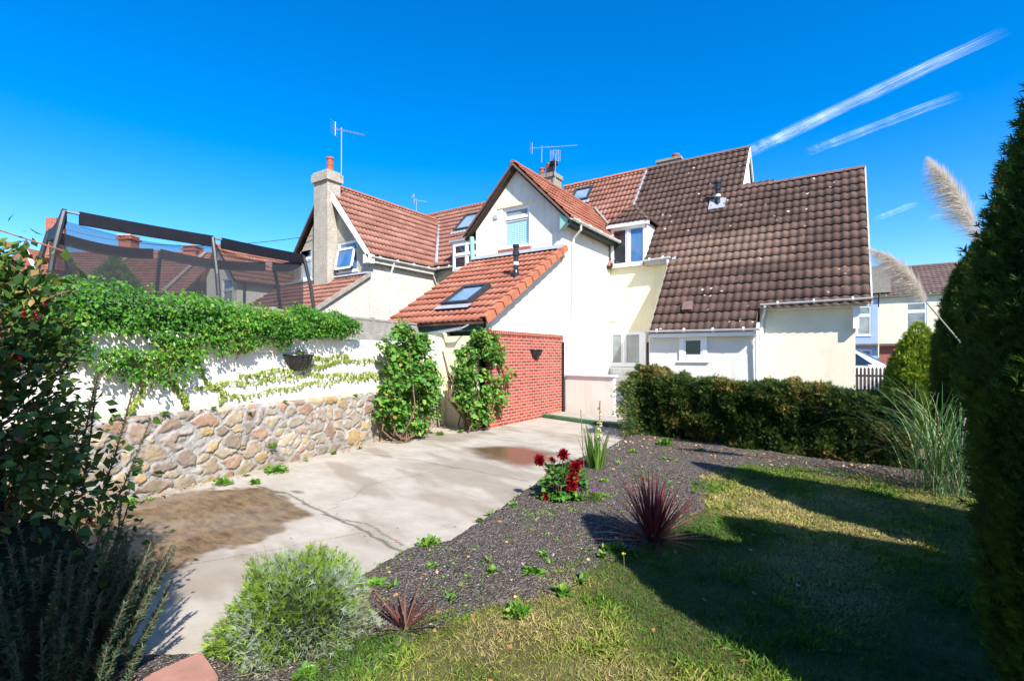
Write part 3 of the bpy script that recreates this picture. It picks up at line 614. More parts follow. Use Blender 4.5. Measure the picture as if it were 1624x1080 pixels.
# main roof
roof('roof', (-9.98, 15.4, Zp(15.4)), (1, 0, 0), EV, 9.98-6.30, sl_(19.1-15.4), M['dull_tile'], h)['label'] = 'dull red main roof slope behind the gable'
MB().prism([(-9.98, 19.12, 8.92), (-6.3, 19.12, 8.92), (-6.3, 22.9, 4.5), (-9.98, 22.9, 4.5)], (0, 0, -.08)).obj('back_slope', M['ridge_red'], h)
ridge('ridge_tiles', (-9.98, 19.1, Zp(19.1)+.02), (-6.3, 19.1, Zp(19.1)+.02), M['orange_tile'], h, .10)
MB().pbox((-6.32, 15.45, Zp(15.45)+.06), (.07, 0, 0), (0, 3.6, 3.6*K), (0, -.02, .02)).obj('lead_strip', M['lead'], h)
MB().tube([(-7.9, 17.66, 7.36), (-6.2, 16.18, 5.56), (-6.12, 16.1, 5.46)], .06, 6).obj('valley', M['mortar'], h)
wall('rear_wall', (-9.98, 15.68, 0), (1, 0, 0), (0, -1, 0), [(0, 0), (3.46, 0), (3.46, 4.9), (0, 4.9)], [], M['grey_stucco'], h)
wall('party_wall', (-9.98, 15.7, 0), (0, 1, 0), (-1, 0, 0), [(0, 0), (7, 0), (7, 4.7), (3.45, 8.8), (0, 4.7)], [], M['mortar'], h)
skylight(h, (-9.98, 15.4, Zp(15.4)), (1, 0, 0), EV, (.75, 4.35, 1.55, 5.25))
# lean-to
kl = (4.62-2.37)/(12.25-8.5); pl = math.atan(kl); LEV = (0, math.cos(pl), math.sin(pl)); LLEN = 3.77/math.cos(pl)
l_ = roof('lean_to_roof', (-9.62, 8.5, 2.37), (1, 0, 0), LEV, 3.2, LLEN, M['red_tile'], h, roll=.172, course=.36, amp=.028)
m = MB(); nn_ = np.cross(V3(1, 0, 0), V3(*LEV)); o = V3(-6.44, 8.5, 2.40)
for i in range(12):
    a = o+V3(*LEV)*(i*LLEN/12-.01)+nn_*.035; L = LLEN/12+.03; tl = nn_*(.02)
    m.pbox(a-V3(.03, 0, 0)+tl, V3(.16, 0, 0), V3(*LEV)*L-nn_*.03, nn_*.025); m.pbox(a+V3(.105, 0, 0)+tl, V3(.025, 0, 0), V3(*LEV)*L-nn_*.03, -nn_*.15)
m.obj('verge_tiles', M['orange_tile'], l_)
MB().pbox((-9.6, 12.22, 4.64), (3.2, 0, 0), (0, .08, .11), (0, -.14, -.03)).obj('flashing', M['lead'], l_)
skylight(l_, (-9.62, 8.5, 2.42), (1, 0, 0), LEV, (1.44, .75, 2.3, 1.82), 'small grey roof window in the red lean-to')
flue((-6.95, 10.62, 3.66), .82, l_, .065)
wall('lean_to_wall', (-6.55, 8.8, 0), (0, 1, 0), (1, 0, 0), [(0, 0), (3.5, 0), (3.5, 4.5), (0, 2.42)], [], M['white_wall'], h, thick=.2)
wall('lean_to_front', (-9.5, 8.8, 0), (1, 0, 0), (0, -1, 0), [(0, 0), (2.92, 0), (2.92, 2.4), (0, 2.4)], [], M['green_paint'], h)
MB().box(-9.6, -6.5, 8.6, 8.66, 2.16, 2.36).obj('fascia', M['green_paint'], h)
m = MB(); m.tube([(-9.0, 8.45, 2.02), (-6.95, 8.40, 2.22)], .035, 8); m.tube([(-7.0, 8.4, 2.2), (-6.85, 8.55, 2.3)], .02, 6)
m.obj('awning_roller', M['alu'], h)
# chimney on the party line
ch = MB().box(-11.2, -10.3, 18.75, 19.45, 8.0, 9.5).box(-11.25, -10.25, 18.69, 19.51, 9.42, 9.6).obj('chimney', M['mortar'], h)
for px, hh in ((-11.1, .42), (-10.75, .55)): chimney_pot((px, 19.1, 9.6), hh, .13, ch)
MB().lathe([(.1, 0), (.1, .35), (.2, .37), (.2, .42), (.1, .44), (.19, .5), (.16, .56), (0, .58)], (-10.42, 18.95, 9.6), 14).obj('cowl', M['black_plastic'], ch)

# ================================================================ the left house (pebbledash)
h = thing('terraced_house', 'grey pebbledash house with tall chimney stack and white barge board on left', 'house', (-15, 13, 0), 'terraced houses in this row')
LX0, LX1, LA = -17.5, -13.15, -15.32
wall('gable_wall', (LX0, 11.1, 0), (1, 0, 0), (0, -1, 0), [(0, 0), (4.35, 0), (4.35, 4.95), (2.18, 7.68), (0, 4.95)], [(.42, 4.5, 1.10, 5.58), (2.68, 4.55, 3.72, 5.62)], M['pebbledash'], h, .12)
window(h, (LX0, 11.1, 0), (1, 0, 0), (0, -1, 0), (.42, 4.5, 1.10, 5.58), rows=(2.4, 1), pane='glass_curtain', panes=['glass_curtain', 'glass_blue'], depth=.08)
wn = window(h, (LX0, 11.1, 0), (1, 0, 0), (0, -1, 0), (2.68, 4.55, 3.72, 5.62), rows=(2.3, 1), pane='glass_blue', depth=.08, lab='open casement right of the chimney stack')
sb = MB(); A_ = V3(-14.78, 10.92, 4.62); B_ = V3(-13.84, 10.92, 4.62); tp = V3(0, .16, .76)
for a, b, c in ((A_, V3(.94, 0, 0), tp*.09), (A_+tp*.91, V3(.94, 0, 0), tp*.09), (A_, V3(.07, 0, 0), tp), (B_-V3(.07, 0, 0), V3(.07, 0, 0), tp)): sb.pbox(a-V3(0, .04, 0), b, c, V3(0, .05, 0))
sb.obj('open_sash', M['upvc'], wn)
MB().pbox(A_+V3(.07, -.005, .05), V3(.8, 0, 0), tp*.86, V3(0, .01, 0)).obj('pane', M['glass_blue'], wn)
wall('side_wall', (LX1, 11.1, 0), (0, 1, 0), (1, 0, 0), [(0, 0), (3.3, 0), (3.3, 4.95), (0, 4.95)], [], M['pale_dash'], h)
wall('left_side_wall', (LX0, 11.1, 0), (0, 1, 0), (-1, 0, 0), [(0, 0), (3.3, 0), (3.3, 4.95), (0, 4.95)], [], M['pale_dash'], h)
kk = (7.80-5.0)/(2.33); pk = math.atan(kk)
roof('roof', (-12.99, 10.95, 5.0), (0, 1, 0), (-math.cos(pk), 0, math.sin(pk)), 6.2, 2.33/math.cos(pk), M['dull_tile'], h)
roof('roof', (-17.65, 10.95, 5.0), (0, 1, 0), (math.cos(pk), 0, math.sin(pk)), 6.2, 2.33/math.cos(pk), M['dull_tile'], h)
ridge('ridge_tiles', (LA, 10.93, 7.84), (LA, 17.0, 7.84), M['ridge_red'], h, .09)
m = MB(); m.prism([(-12.92, 10.86, 4.80), (-12.98, 10.86, 5.06), (-15.0, 10.86, 7.50), (-15.0, 10.86, 7.20)], (0, .08, 0)); m.prism([(-12.92, 10.86, 4.70), (-12.92, 10.86, 4.99), (-13.2, 10.86, 4.99), (-13.2, 10.86, 4.70)], (0, .25, 0))
m.obj('barge_board', M['upvc'], h)
MB().prism([(-17.72, 10.88, 4.92), (-15.6, 10.88, 7.50), (-15.6, 10.88, 7.40), (-17.68, 10.88, 4.80)], (0, .07, 0)).obj('barge_board', M['dark_timber'], h)
ch = MB().box(-15.65, -14.88, 10.7, 11.24, 3.6, 7.85).box(-15.72, -14.81, 10.63, 11.31, 7.78, 8.06).box(-15.68, -14.85, 10.67, 11.27, 8.06, 8.14).obj('chimney', M['pebbledash'], h)
chimney_pot((-15.1, 10.97, 8.12), .55, .125, ch)
gutter((-12.92, 10.95, 4.93), (-12.92, 14.1, 4.95), h, 'gutter', .06); gutter((-12.95, 14.02, 4.97), (-11.9, 14.02, 4.97), h, 'gutter', .06)
MB().box(-13.1, -12.97, 11.0, 14.1, 4.74, 4.93).obj('fascia', M['fascia'], h)
pipe([(-12.93, 12.0, 4.9), (-13.0, 12.0, 4.7), (-13.08, 12.0, 4.55), (-13.08, 12.0, 0)], h, .036)
# main roof of the left house
ev1 = (0, math.cos(R(45)), math.sin(R(45)))
roof('roof', (-22.5, 14.1, 5.05), (1, 0, 0), ev1, 12.5, 3.3/math.cos(R(45)), M['dull_tile'], h)
ridge('ridge_tiles', (-22.5, 17.4, 8.37), (-10, 17.4, 8.37), M['ridge_red'], h, .09)
MB().prism([(-22.5, 17.45, 8.28), (-10, 17.45, 8.28), (-10, 20.9, 4.8), (-22.5, 20.9, 4.8)], (0, 0, -.08)).obj('back_slope', M['ridge_red'], h)
wall('rear_wall', (-22.5, 14.4, 0), (1, 0, 0), (0, -1, 0), [(0, 0), (12.6, 0), (12.6, 4.95), (0, 4.95)], [], M['pebbledash'], h)
MB().tube([(LA, 17.0, 7.9), (-12.95, 14.15, 5.18)], .065, 6).obj('valley', M['lead'], h)
skylight(h, (-22.5, 14.1, 5.05), (1, 0, 0), ev1, (9.0, 2.5, 10.1, 3.75), 'roof window beside the valley')
dd_ = MB().box(-12.0, -10.6, 14.0, 15.2, 4.75, 5.82).obj('dormer', M['upvc'], h)
window(dd_, (-12.0, 14.0, 0), (1, 0, 0), (0, -1, 0), (.1, 4.8, 1.35, 5.72), cols=(1, 1), rows=(1.3, 1), pane='glass_dark', depth=-.004)
MB().box(-12.08, -10.5, 13.9, 15.6, 5.82, 5.90).obj('roof', M['lead'], dd_)
# brown lean-to in front of the gable
kb = .65; pb = math.atan(kb)
lb = roof('lean_to_roof', (-18.2, 8.0, 2.34), (1, 0, 0), (0, math.cos(pb), math.sin(pb)), 5.05, 3.1/math.cos(pb), M['dull_tile'], h)
lb['label'] = 'brown tiled lean-to below the chimney'
MB().pbox((-13.17, 8.0, 2.42), (.10, 0, 0), (0, 3.1, 3.1*kb), (0, 0, -.14)).obj('verge', M['mortar'], lb)
MB().pbox((-18.2, 11.06, 4.40), (5.05, 0, 0), (0, .04, .07), (0, -.12, -.03)).obj('flashing', M['lead'], lb)
wall('lean_to_wall', (LX1-.02, 8.1, 0), (0, 1, 0), (1, 0, 0), [(0, 0), (3.0, 0), (3.0, 4.25), (0, 2.3)], [], M['pale_dash'], h)
wall('lean_to_front', (-18.1, 8.12, 0), (1, 0, 0), (0, -1, 0), [(0, 0), (4.9, 0), (4.9, 2.3), (0, 2.3)], [], M['pale_dash'], h)

# aerials and distant bits
aerial((-14.78, 11.2, 8.0), 1.75, 'tall tv aerial strapped to the pebbledash chimney stack', R(20), 9, 1.2, group=None, tilt=-.3)
aerial((-11.0, 18.9, 10.2), .75, 'flat aerial above the chimney pots behind the grey gable', R(25), 14, 2.1, group=None)
aerial((-10.15, 18.6, 8.8), 1.55, 'grid aerial on pole right of the chimney pots behind the gable', R(-60), 6, .6, grid=True, group=None)
aerial((-19.0, 19.2, 8.2), 1.9, 'small distant aerial above the left red ridge', R(60), 6, .8, grid=True, group=None)
h = thing('chimney_stack', 'dark chimney stack with one pot just above the brown main ridge', 'chimney', (-5.7, 20.3, 6))
MB().box(-6.15, -5.25, 19.9, 20.6, 6, 9.45).box(-6.2, -5.2, 19.85, 20.65, 9.45, 9.55).obj('stack', M['mortar'], h); chimney_pot((-5.5, 20.2, 9.5), .25, .15, h)
h = thing('tv_aerial', 'thin aerial boom lying low above the brown ridge', 'aerial', (-4.4, 20, 8.8)); MB().tube([(-4.5, 20.2, 8.0), (-4.5, 20.2, 9.42)], .02, 6).obj('mast', M['dark_metal'], h); MB().tube([(-4.75, 20.2, 9.38), (-4.15, 20.2, 9.46)], .03, 6).obj('boom', M['dark_metal'], h)

# ================================================================ background terrace on the right, beyond the road
def bg_house(x0, x1, y, ez, rz, wmat, label, wins, rmat='far_tile', ground=(), dy=4.2):
    h = thing('terraced_house', label, 'house', ((x0+x1)/2, y, 0), 'houses across the road')
    holes = [(a-x0, b, c-x0, d) for a, b, c, d, *_ in list(wins)+list(ground)]
    wall('front_wall', (x0, y, 0), (1, 0, 0), (0, -1, 0), [(0, 0), (x1-x0, 0), (x1-x0, ez), (0, ez)], holes, M[wmat], h, .12)
    for hh, q in zip(holes, list(wins)+list(ground)): window(h, (x0, y, 0), (1, 0, 0), (0, -1, 0), hh, rows=(2.2, 1), pane=q[4], depth=.08, fr=.08)
    k = (rz-ez)/dy; p = math.atan(k)
    roof('roof', (x0, y-.2, ez), (1, 0, 0), (0, math.cos(p), math.sin(p)), x1-x0, (dy+.2)/math.cos(p), M[rmat], h, roll=.30, course=.36, sub=5, amp=.035, step=.04)
    ridge('ridge_tiles', (x0, y+dy, rz+.25*k), (x1, y+dy, rz+.25*k), M['ridge_brown'], h, .14)
    MB().prism([(x0, y+dy+.05, rz+.1), (x1, y+dy+.05, rz+.1), (x1, y+dy*2, ez), (x0, y+dy*2, ez)], (0, 0, -.1)).obj('back_slope', M['ridge_brown'], h)
    gutter((x0, y-.22, ez-.02), (x1, y-.22, ez-.02), h, 'fascia', .07)
    return h
t = MB
M['blue_wall'] = stucco('blue_wall', (.36, .46, .78), (.32, .42, .72), (.2, .22, .3), dirtamt=.1)
bh = bg_house(-3.5, 2.35, 44, 5.9, 8.3, 'blue_wall', 'pale blue rendered house across the road at right', [(1.05, 3.1, 1.95, 5.25, 'glass_curtain')], ground=[(.2, .4, 2.0, 2.1, 'glass_curtain')])
MB().box(-3.5, 2.35, 43.6, 44, 2.35, 2.5).obj('porch_roof', M['ridge_brown'], bh)
ch2 = bg_house(2.42, 7.2, 44, 5.9, 8.3, 'ivory_wall', 'cream rendered house across the road beside the pale blue one', [(3.9, 3.35, 5.05, 5.35, 'glass_curtain')], ground=[(4.1, .5, 5.4, 2.1, 'glass_curtain')])
MB().box(2.42, 4.0, 43.94, 43.99, 0, 2.3).obj('door_surround', M['brick_x'], ch2); MB().box(2.42, 7.2, 43.6, 44, 2.35, 2.5).obj('porch_roof', M['ridge_brown'], ch2)
MB().box(1.6, 3.1, 43.9, 46.5, 6.15, 8.1).obj('party_parapet', M['mortar'], ch2)
pipe([(6.6, 43.85, 5.9), (6.6, 43.9, 0)], ch2, .09, 'upvc', brackets=False)
bg_house(7.25, 14, 43.7, 5.9, 8.3, 'ivory_wall', 'cream house across the road partly hidden by the tall conifer', [(9.2, 3.35, 10.3, 5.35, 'glass_curtain')])
# dark house behind the conifers at the right edge
h = thing('brick_house', 'dark tiled house showing between the tall conifers at right edge', 'house', (7.5, 14, 0))
wall('side_wall', (5.2, 11, 0), (0, 1, 0), (-1, 0, 0), [(0, 0), (8, 0), (8, 5.2), (4, 5.2), (0, 5.2)], [], M['brick'], h)
wall('front_wall', (5.2, 11, 0), (1, 0, 0), (0, -1, 0), [(0, 0), (7, 0), (7, 5.2), (3.5, 8.4), (0, 5.2)], [], M['brick_x'], h)
roof('roof', (5.0, 10.8, 5.0), (0, 1, 0), (.74, 0, .67), 8.4, 5.1, M['far_tile'], h); roof('roof', (12.4, 10.8, 5.0), (0, 1, 0), (-.74, 0, .67), 8.4, 5.1, M['far_tile'], h)
h = thing('satellite_dish', 'grey satellite dish on the dark house beside the tall conifer', 'dish', (5.1, 13, 5))
MB().lathe([(0, 0), (.12, .01), (.25, .05), (.32, .09), (.31, .10), (.22, .06), (0, .02)], (4.55, 13.2, 5.05), 18).obj('bowl', M['dark_metal'], h); MB().tube([(4.55, 13.2, 5.06), (5.2, 13.3, 4.9)], .03, 6).obj('arm', M['dark_metal'], h)

# ================================================================ background houses on the left, behind the trampoline
c33, s33 = math.cos(R(33.66)), math.sin(R(33.66))
def CS(r, d, z=0): return V3(r*c33-d*s33, r*s33+d*c33, z)      # an oblique street frame
eu = tuple(CS(1, 0)); en = CS(0, 1)
h = thing('terraced_house', 'red tiled house far left with two tall brick chimneys', 'house', tuple(CS(-26, 33)))
a = CS(-33, 29.8, 5.4); e_ = nz(CS(0, 4.2, 3.3)); roof('roof', a, eu, e_, 13.0, 5.34, M['dull_tile'], h, roll=.2, sub=5)
ridge('ridge_tiles', CS(-33, 34, 8.75), CS(-20, 34, 8.75), M['ridge_red'], h, .1)
MB().prism([CS(-33, 34.05, 8.65), CS(-20, 34.05, 8.65), CS(-20, 38, 5.3), CS(-33, 38, 5.3)], (0, 0, -.1)).obj('back_slope', M['ridge_red'], h)
wall('front_wall', CS(-33, 30.2), eu, tuple(-en), [(0, 0), (13, 0), (13, 5.5), (0, 5.5)], [], M['far_brick'], h)
for r_, zt in ((-26.55, 10.1), (-22.1, 9.35)):
    c_ = CS(r_, 34, 0); cm = MB(); cm.pbox(c_+V3(0, 0, 7.5)-CS(.42, .4), CS(.84, 0), CS(0, .8), (0, 0, zt-7.5-.25)); cm.pbox(c_+V3(0, 0, zt-.5)-CS(.52, .5), CS(1.04, 0), CS(0, 1.0), (0, 0, .14))
    ck = cm.obj('chimney', M['brick_x'], h); MB().pbox(c_+V3(0, 0, zt-.25)-CS(.48, .46), CS(.96, 0), CS(0, .92), (0, 0, .12)).obj('cap', M['concrete_cap'], ck)
    chimney_pot(c_+V3(0, 0, zt-.13), .35, .14, ck)
for r_ in (-26.2, -21.3): MB().pbox(CS(r_, 29.9, 5.6), CS(.22, 0), CS(0, 4.0, 3.15), (0, 0, .1)).obj('parapet_strip', M['concrete_cap'], h)
wl = MB(); wl.prism([CS(-25.5, 27.5, 0), CS(-23.0, 27.5, 0), CS(-23.0, 27.5, 6.4), CS(-25.5, 27.5, 5.3)], CS(0, 2.5)); wl.obj('rear_wing', M['white_wall'], h)
h = thing('terraced_house', 'white gabled house left with open top window and brown tiled wing', 'house', (-24.9, 13, 0))
wall('gable_wall', (-26.4, 12, 0), (1, 0, 0), (0, -1, 0), [(0, 0), (2.9, 0), (2.9, 5.3), (1.2, 7.0), (0, 5.6)], [(1.55, 3.7, 2.5, 5.3)], M['white_wall'], h)
window(h, (-26.4, 12, 0), (1, 0, 0), (0, -1, 0), (1.55, 3.7, 2.5, 5.3), rows=(2, 1), panes=['glass_curtain', 'glass_blue'], depth=.08)
wall('side_wall', (-23.5, 12, 0), (0, 1, 0), (1, 0, 0), [(0, 0), (9, 0), (9, 5.2), (0, 5.2)], [], M['white_wall'], h)
roof('roof', (-23.3, 11.8, 5.1), (0, 1, 0), (-.66, 0, .70), 9.4, 2.75, M['dull_tile'], h)
MB().prism([(-25.1, 11.8, 7.05), (-25.1, 21, 7.05), (-26.6, 21, 5.4), (-26.6, 11.8, 5.4)], (0, 0, -.1)).obj('back_slope', M['ridge_red'], h)
gutter((-23.25, 11.8, 5.1), (-23.25, 21, 5.1), h, 'dark_metal', .08)
pipe([(-23.4, 12.3, 5.0), (-23.4, 12.3, 0)], h, .06, 'dark_metal', brackets=False)
roof('lean_to_roof', (-27, 9.6, 2.9), (1, 0, 0), (0, .93, .37), 3.6, 2.6, M['dull_tile'], h)
h = thing('brick_house', 'brick gable with white verge at far left behind leaves', 'house', tuple(CS(-27, 28)))
hw = MB(); hw.prism([CS(-29.5, 27, 0), CS(-25.6, 27, 0), CS(-25.6, 27, 5.2), CS(-26.9, 27, 7.6), CS(-29.5, 27, 5.6)], CS(0, 3)); hw.obj('gable_wall', M['far_brick'], h)
MB().pbox(CS(-25.5, 26.9, 5.0), CS(-1.4, 0, 2.6), CS(0, .12), (0, 0, .28)).obj('verge', M['upvc'], h)
MB().pbox(CS(-26.25, 27.6, 6.5), CS(.6, 0), CS(0, .6), (0, 0, 2.9)).obj('chimney', M['brick_x'], h)
# overhead cable
cb = MB(); P0 = V3(-16.0, 11.05, 6.05); P1 = CS(-26, 28, 9.0); cb.tube([P0+(P1-P0)*i/12-V3(0, 0, .7*4*(i/12)*(1-i/12)) for i in range(13)], .012, 5)
tag(cb.obj('overhead_cable', M['black_plastic']), 'thin dark cable strung from the pebbledash house to the far left roofs', 'cable')

# ================================================================ ground, concrete, bed, lawn
def st(o): return tag(o, kind='structure')
m = MB(); m.add([(-400, -60, -.06), (400, -60, -.06), (400, 600, -.06), (-400, 600, -.06)], [(0, 1, 2, 3)])
t = NT('far_ground'); M['far_ground'] = t.fin(t.mix(t.map(t.noise(.4, 5), .4, .6), (.10, .11, .05), (.14, .12, .07)), .95)
st(m.obj('ground', M['far_ground']))
CONC = [(-2.86, .4), (-3.2, 1.0), (-2.8, 1.28), (-2.83, 2.27), (-2.90, 2.62), (-2.92, 2.85), (-2.75, 3.24), (-2.98, 4.52), (-3.22, 5.6), (-3.29, 6.12), (-3.35, 7.0), (-3.31, 7.97), (-3.52, 9.82), (-3.6, 10.4), (-6.5, 11.2), (-6.52, 9.4), (-7.85, 9.4), (-7.34, 6.45), (-6.55, 1.93), (-6.2, -.6), (-2.9, -.6)]
def sheet(name, x0, x1, y0, y1, step, poly, zf, mat, attrf=None, drop=None):
    nx, ny = int((x1-x0)/step)+1, int((y1-y0)/step)+1
    X, Y = np.meshgrid(np.linspace(x0, x1, nx), np.linspace(y0, y1, ny)); S = sdf(X, Y, poly)
    Z = zf(X, Y, S); idx = np.arange(X.size).reshape(X.shape)
    F = np.stack([idx[:-1, :-1], idx[:-1, 1:], idx[1:, 1:], idx[1:, :-1]], -1).reshape(-1, 4)
    k = (S > -step*1.5); kf = (k[:-1, :-1] & k[:-1, 1:] & k[1:, 1:] & k[1:, :-1]).ravel(); F = F[kf]
    used = np.unique(F); re = np.full(X.size, -1); re[used] = np.arange(len(used)); F = re[F]
    at = {}
    if attrf: at = {kk: (ty, a.reshape(X.size, -1)[used]) for kk, (ty, a) in attrf(X, Y, S).items()}
    V = np.stack([X.ravel(), Y.ravel(), Z.ravel()], 1)[used]
    return link(name, fast_mesh(name, V, F, at, smooth=True), mat)
def segd(X, Y, pts):
    d = np.full(X.shape, 1e9)
    for (x0, y0), (x1, y1) in zip(pts[:-1], pts[1:]):
        dx, dy = x1-x0, y1-y0; tt = np.clip(((X-x0)*dx+(Y-y0)*dy)/(dx*dx+dy*dy), 0, 1); d = np.minimum(d, np.hypot(X-x0-tt*dx, Y-y0-tt*dy))
    return d
STAIN = [(-6.6, .9), (-6.45, 2.3), (-6.3, 2.95), (-5.85, 3.3), (-4.95, 3.22), (-4.4, 3.0), (-4.15, 2.3), (-4.3, 1.9), (-3.9, 1.3), (-4.2, .2), (-6.2, .2)]
PUD = [(-5.45, 6.75), (-4.7, 6.2), (-3.75, 6.0), (-3.55, 6.6), (-3.8, 7.2), (-4.8, 7.35)]
def conc_attr(X, Y, S):
    wx = X+.35*(fbm(X*1.1, Y*1.1, 4, 3)-.5)+.10*(fbm(X*6, Y*6, 3, 9)-.5); wy = Y+.35*(fbm(X*1.1, Y*1.1, 4, 5)-.5)
    s1 = sstep(-.03, .08, sdf(wx, wy, STAIN)+.25*(fbm(X*5, Y*9, 4, 18)-.5))*(.55+.7*fbm(X*2.2, Y*1.2, 4, 8))
    wx2 = X+.5*(fbm(X*1.6, Y*1.6, 4, 13)-.5); p = sstep(-.20, .22, sdf(wx2, Y+.3*(fbm(X*2, Y*2, 3, 4)-.5), PUD))
    # slow dark washes that follow the fall of the slab
    ca, sa = .94, -.34; a = X*ca+Y*sa; b = -X*sa+Y*ca
    wsh = sstep(.50, .70, fbm(a*.7+3, b*2.3, 5, 21))*.75 + sstep(.62, .75, fbm(X*1.3, Y*2.4, 5, 33))*.4
    wsh = wsh+sstep(.45, .0, -S+.0)*0
    j = (fbm(X*3, Y*3, 4, 40)-.5)*.14
    d1 = segd(X+j, Y+j*.5, [(-5.96, 3.32), (-5.2, 3.28), (-4.3, 3.12), (-3.6, 2.98), (-2.95, 2.86)])
    d2 = segd(X+j*.6+.05, Y+j, [(-4.3, 3.10), (-3.7, 3.12), (-3.0, 2.98)])
    d3 = segd(X+j, Y+j, [(-6.9, 5.3), (-5.4, 5.5), (-3.3, 5.35)])
    d4 = segd(X+j*1.4, Y+j, [(-4.35, 3.1), (-4.9, 4.1), (-4.6, 5.4)]); d5 = segd(X+j, Y+j*1.5, [(-3.6, 3.0), (-3.9, 2.3), (-4.2, 1.7), (-4.0, .9)])
    d6 = segd(X+j, Y+j, [(-7.0, 7.6), (-5.2, 7.75), (-3.3, 7.6)])
    cr = np.maximum.reduce([sstep(.022, .004, d1), sstep(.014, .002, d2)*.9, sstep(.015, .002, d3)*.7, sstep(.010, .0, d4)*.6, sstep(.010, .0, d5)*.6, sstep(.012, .002, d6)*.6])
    blot = sstep(.16, .02, np.hypot((X+5.35)*1.0, (Y-3.42)*2.2)+.12*(fbm(X*7, Y*7, 3, 2)-.5))*.8
    cr = np.maximum(cr, blot)
    col = np.stack([s1, p, np.clip(wsh, 0, 1), cr], -1)
    return {'wear': ('FLOAT_COLOR', col)}
t = NT('concrete'); at = t.n('Attribute', attribute_name='wear'); sp = t.n('SeparateColor'); t.set(sp, 0, at.outputs['Color'])
base = t.mix(t.map(t.noise(2.2, 7, .65), .35, .7), (.345, .305, .25), (.455, .405, .335))
mp = t.n('Mapping', {'Rotation': (0, 0, R(20)), 'Scale': (1.0, 2.6, 1)}); t.set(mp, 'Vector', t.coord())
base = t.mix(t.map(t.noise(1.7, 7, .7, vec=mp.outputs[0]), .46, .68, 0, .6), base, (.30, .255, .195))
base = t.mix(t.map(t.noise(60, 5, .8), .52, .76, 0, .6), base, (.25, .22, .18)); base = t.mix(t.map(t.noise(160, 3, .8), .60, .72, 0, .5), base, (.72, .68, .6)); base = t.mix(t.map(t.noise(13, 8, .8), .56, .72, 0, .45), base, (.24, .21, .17))
base = t.mix(t.math('MULTIPLY', sp.outputs[2], .75), base, (.21, .165, .115))
stc = t.mix(t.map(t.noise(4, 9, .8, vec=mp.outputs[0]), .40, .60), (.06, .036, .016), (.21, .135, .065))
base = t.mix(t.math('MULTIPLY', sp.outputs[0], 1.0, clamp=True), base, stc)
base = t.mix(t.math('MULTIPLY', sp.outputs[1], .95, clamp=True), base, (.11, .055, .032))
base = t.mix(t.math('MULTIPLY', at.outputs['Alpha'], .85), base, (.05, .04, .03))
rg = t.math('SUBTRACT', t.math('SUBTRACT', .9, t.math('MULTIPLY', sp.outputs[0], .25)), t.math('MULTIPLY', sp.outputs[1], .72))
hb = t.math('ADD', t.math('MULTIPLY', t.noise(45, 6, .7), .6), t.math('MULTIPLY', t.noise(7, 5), .8)); hb = t.math('ADD', hb, t.math('MULTIPLY', t.noise(170, 3, .8), .35)); hb = t.math('SUBTRACT', hb, t.math('MULTIPLY', at.outputs['Alpha'], 1.5))
bn = t.n('Bump', {'Distance': .008}); t.set(bn, 'Strength', t.math('SUBTRACT', .55, t.math('MULTIPLY', sp.outputs[1], .50))); t.set(bn, 'Height', hb)
M['concrete'] = t.fin(base, rg, bn.outputs[0], .4)
st(sheet('concrete_drive', -8.0, -2.6, -.7, 11.3, .02, CONC, lambda X, Y, S: .006*(fbm(X*.8, Y*.8, 3, 1)-.5)-sstep(.01, -.03, S)*.05-.0, M['concrete'], conc_attr))
# soil bed
BED = [(-2.86, .2), (-3.3, 1.0), (-2.86, 1.28), (-2.90, 2.27), (-2.96, 2.62), (-2.98, 2.85), (-2.82, 3.24), (-3.04, 4.52), (-3.27, 5.6), (-3.33, 6.12), (-3.4, 7.0), (-3.36, 7.97), (-3.58, 9.82), (-3.2, 10.6), (2.4, 9.6), (2.4, 7.1), (.65, 7.4), (-.3, 7.7), (-.9, 7.7), (-1.35, 7.2), (-1.25, 6.36), (-1.1, 5.27), (-1.3, 3.91), (-1.45, 3.4), (-1.5, 2.8), (-1.8, 2.5), (-1.9, 2.0), (-1.9, .2)]
t = NT('soil'); v = t.vor(70, out='Color'); vb = t.n('RGBToBW'); t.set(vb, 0, v)
col = t.ramp(vb.outputs[0], [(0, (.030, .023, .018)), (.45, (.072, .056, .044)), (.75, (.125, .10, .082)), (.93, (.23, .20, .17)), (1, (.48, .45, .40))])
col = t.mix(t.map(t.noise(1.4, 6, .6), .45, .7, 0, .6), col, (.12, .085, .06))
v2 = t.vor(210, out='Color'); v2b = t.n('RGBToBW'); t.set(v2b, 0, v2); col = t.mix(t.map(v2b.outputs[0], .66, .80, 0, .8), col, (.34, .31, .28)); col = t.mix(t.map(t.noise(30, 6, .8), .50, .70, 0, .75), col, (.022, .018, .015))
M['soil'] = t.fin(col, .95, t.bump(t.math('ADD', t.vor(70), t.math('MULTIPLY', t.noise(25, 6, .7), 1.2)), 1.0, .02), .15)
def soil_z(X, Y, S):
    return .004+.022*fbm(X*2.2, Y*2.2, 4, 6)+.026*fbm(X*16, Y*16, 3, 16)+.018*(vnoise(X*48, Y*48, 3)-.5)-sstep(.05+.06*fbm(X*5, Y*5, 2, 4), -.02, S)*.05
st(sheet('flower_bed', -3.7, 2.4, .1, 10.7, .018, BED, soil_z, M['soil']))
LAWN = [(-1.95, 1.4), (-2.35, 1.7), (-2.0, 2.23), (-1.9, 2.62), (-1.63, 2.8), (-1.59, 3.4), (-1.48, 3.91), (-1.2, 5.2), (-1.36, 6.3), (-1.45, 7.1), (-1.0, 8.0), (-.3, 8.15), (.65, 7.85), (3.6, 7.4), (5.0, 3.0), (5, -6), (-2.8, -6), (-2.6, .3), (-2.0, 1.0)]
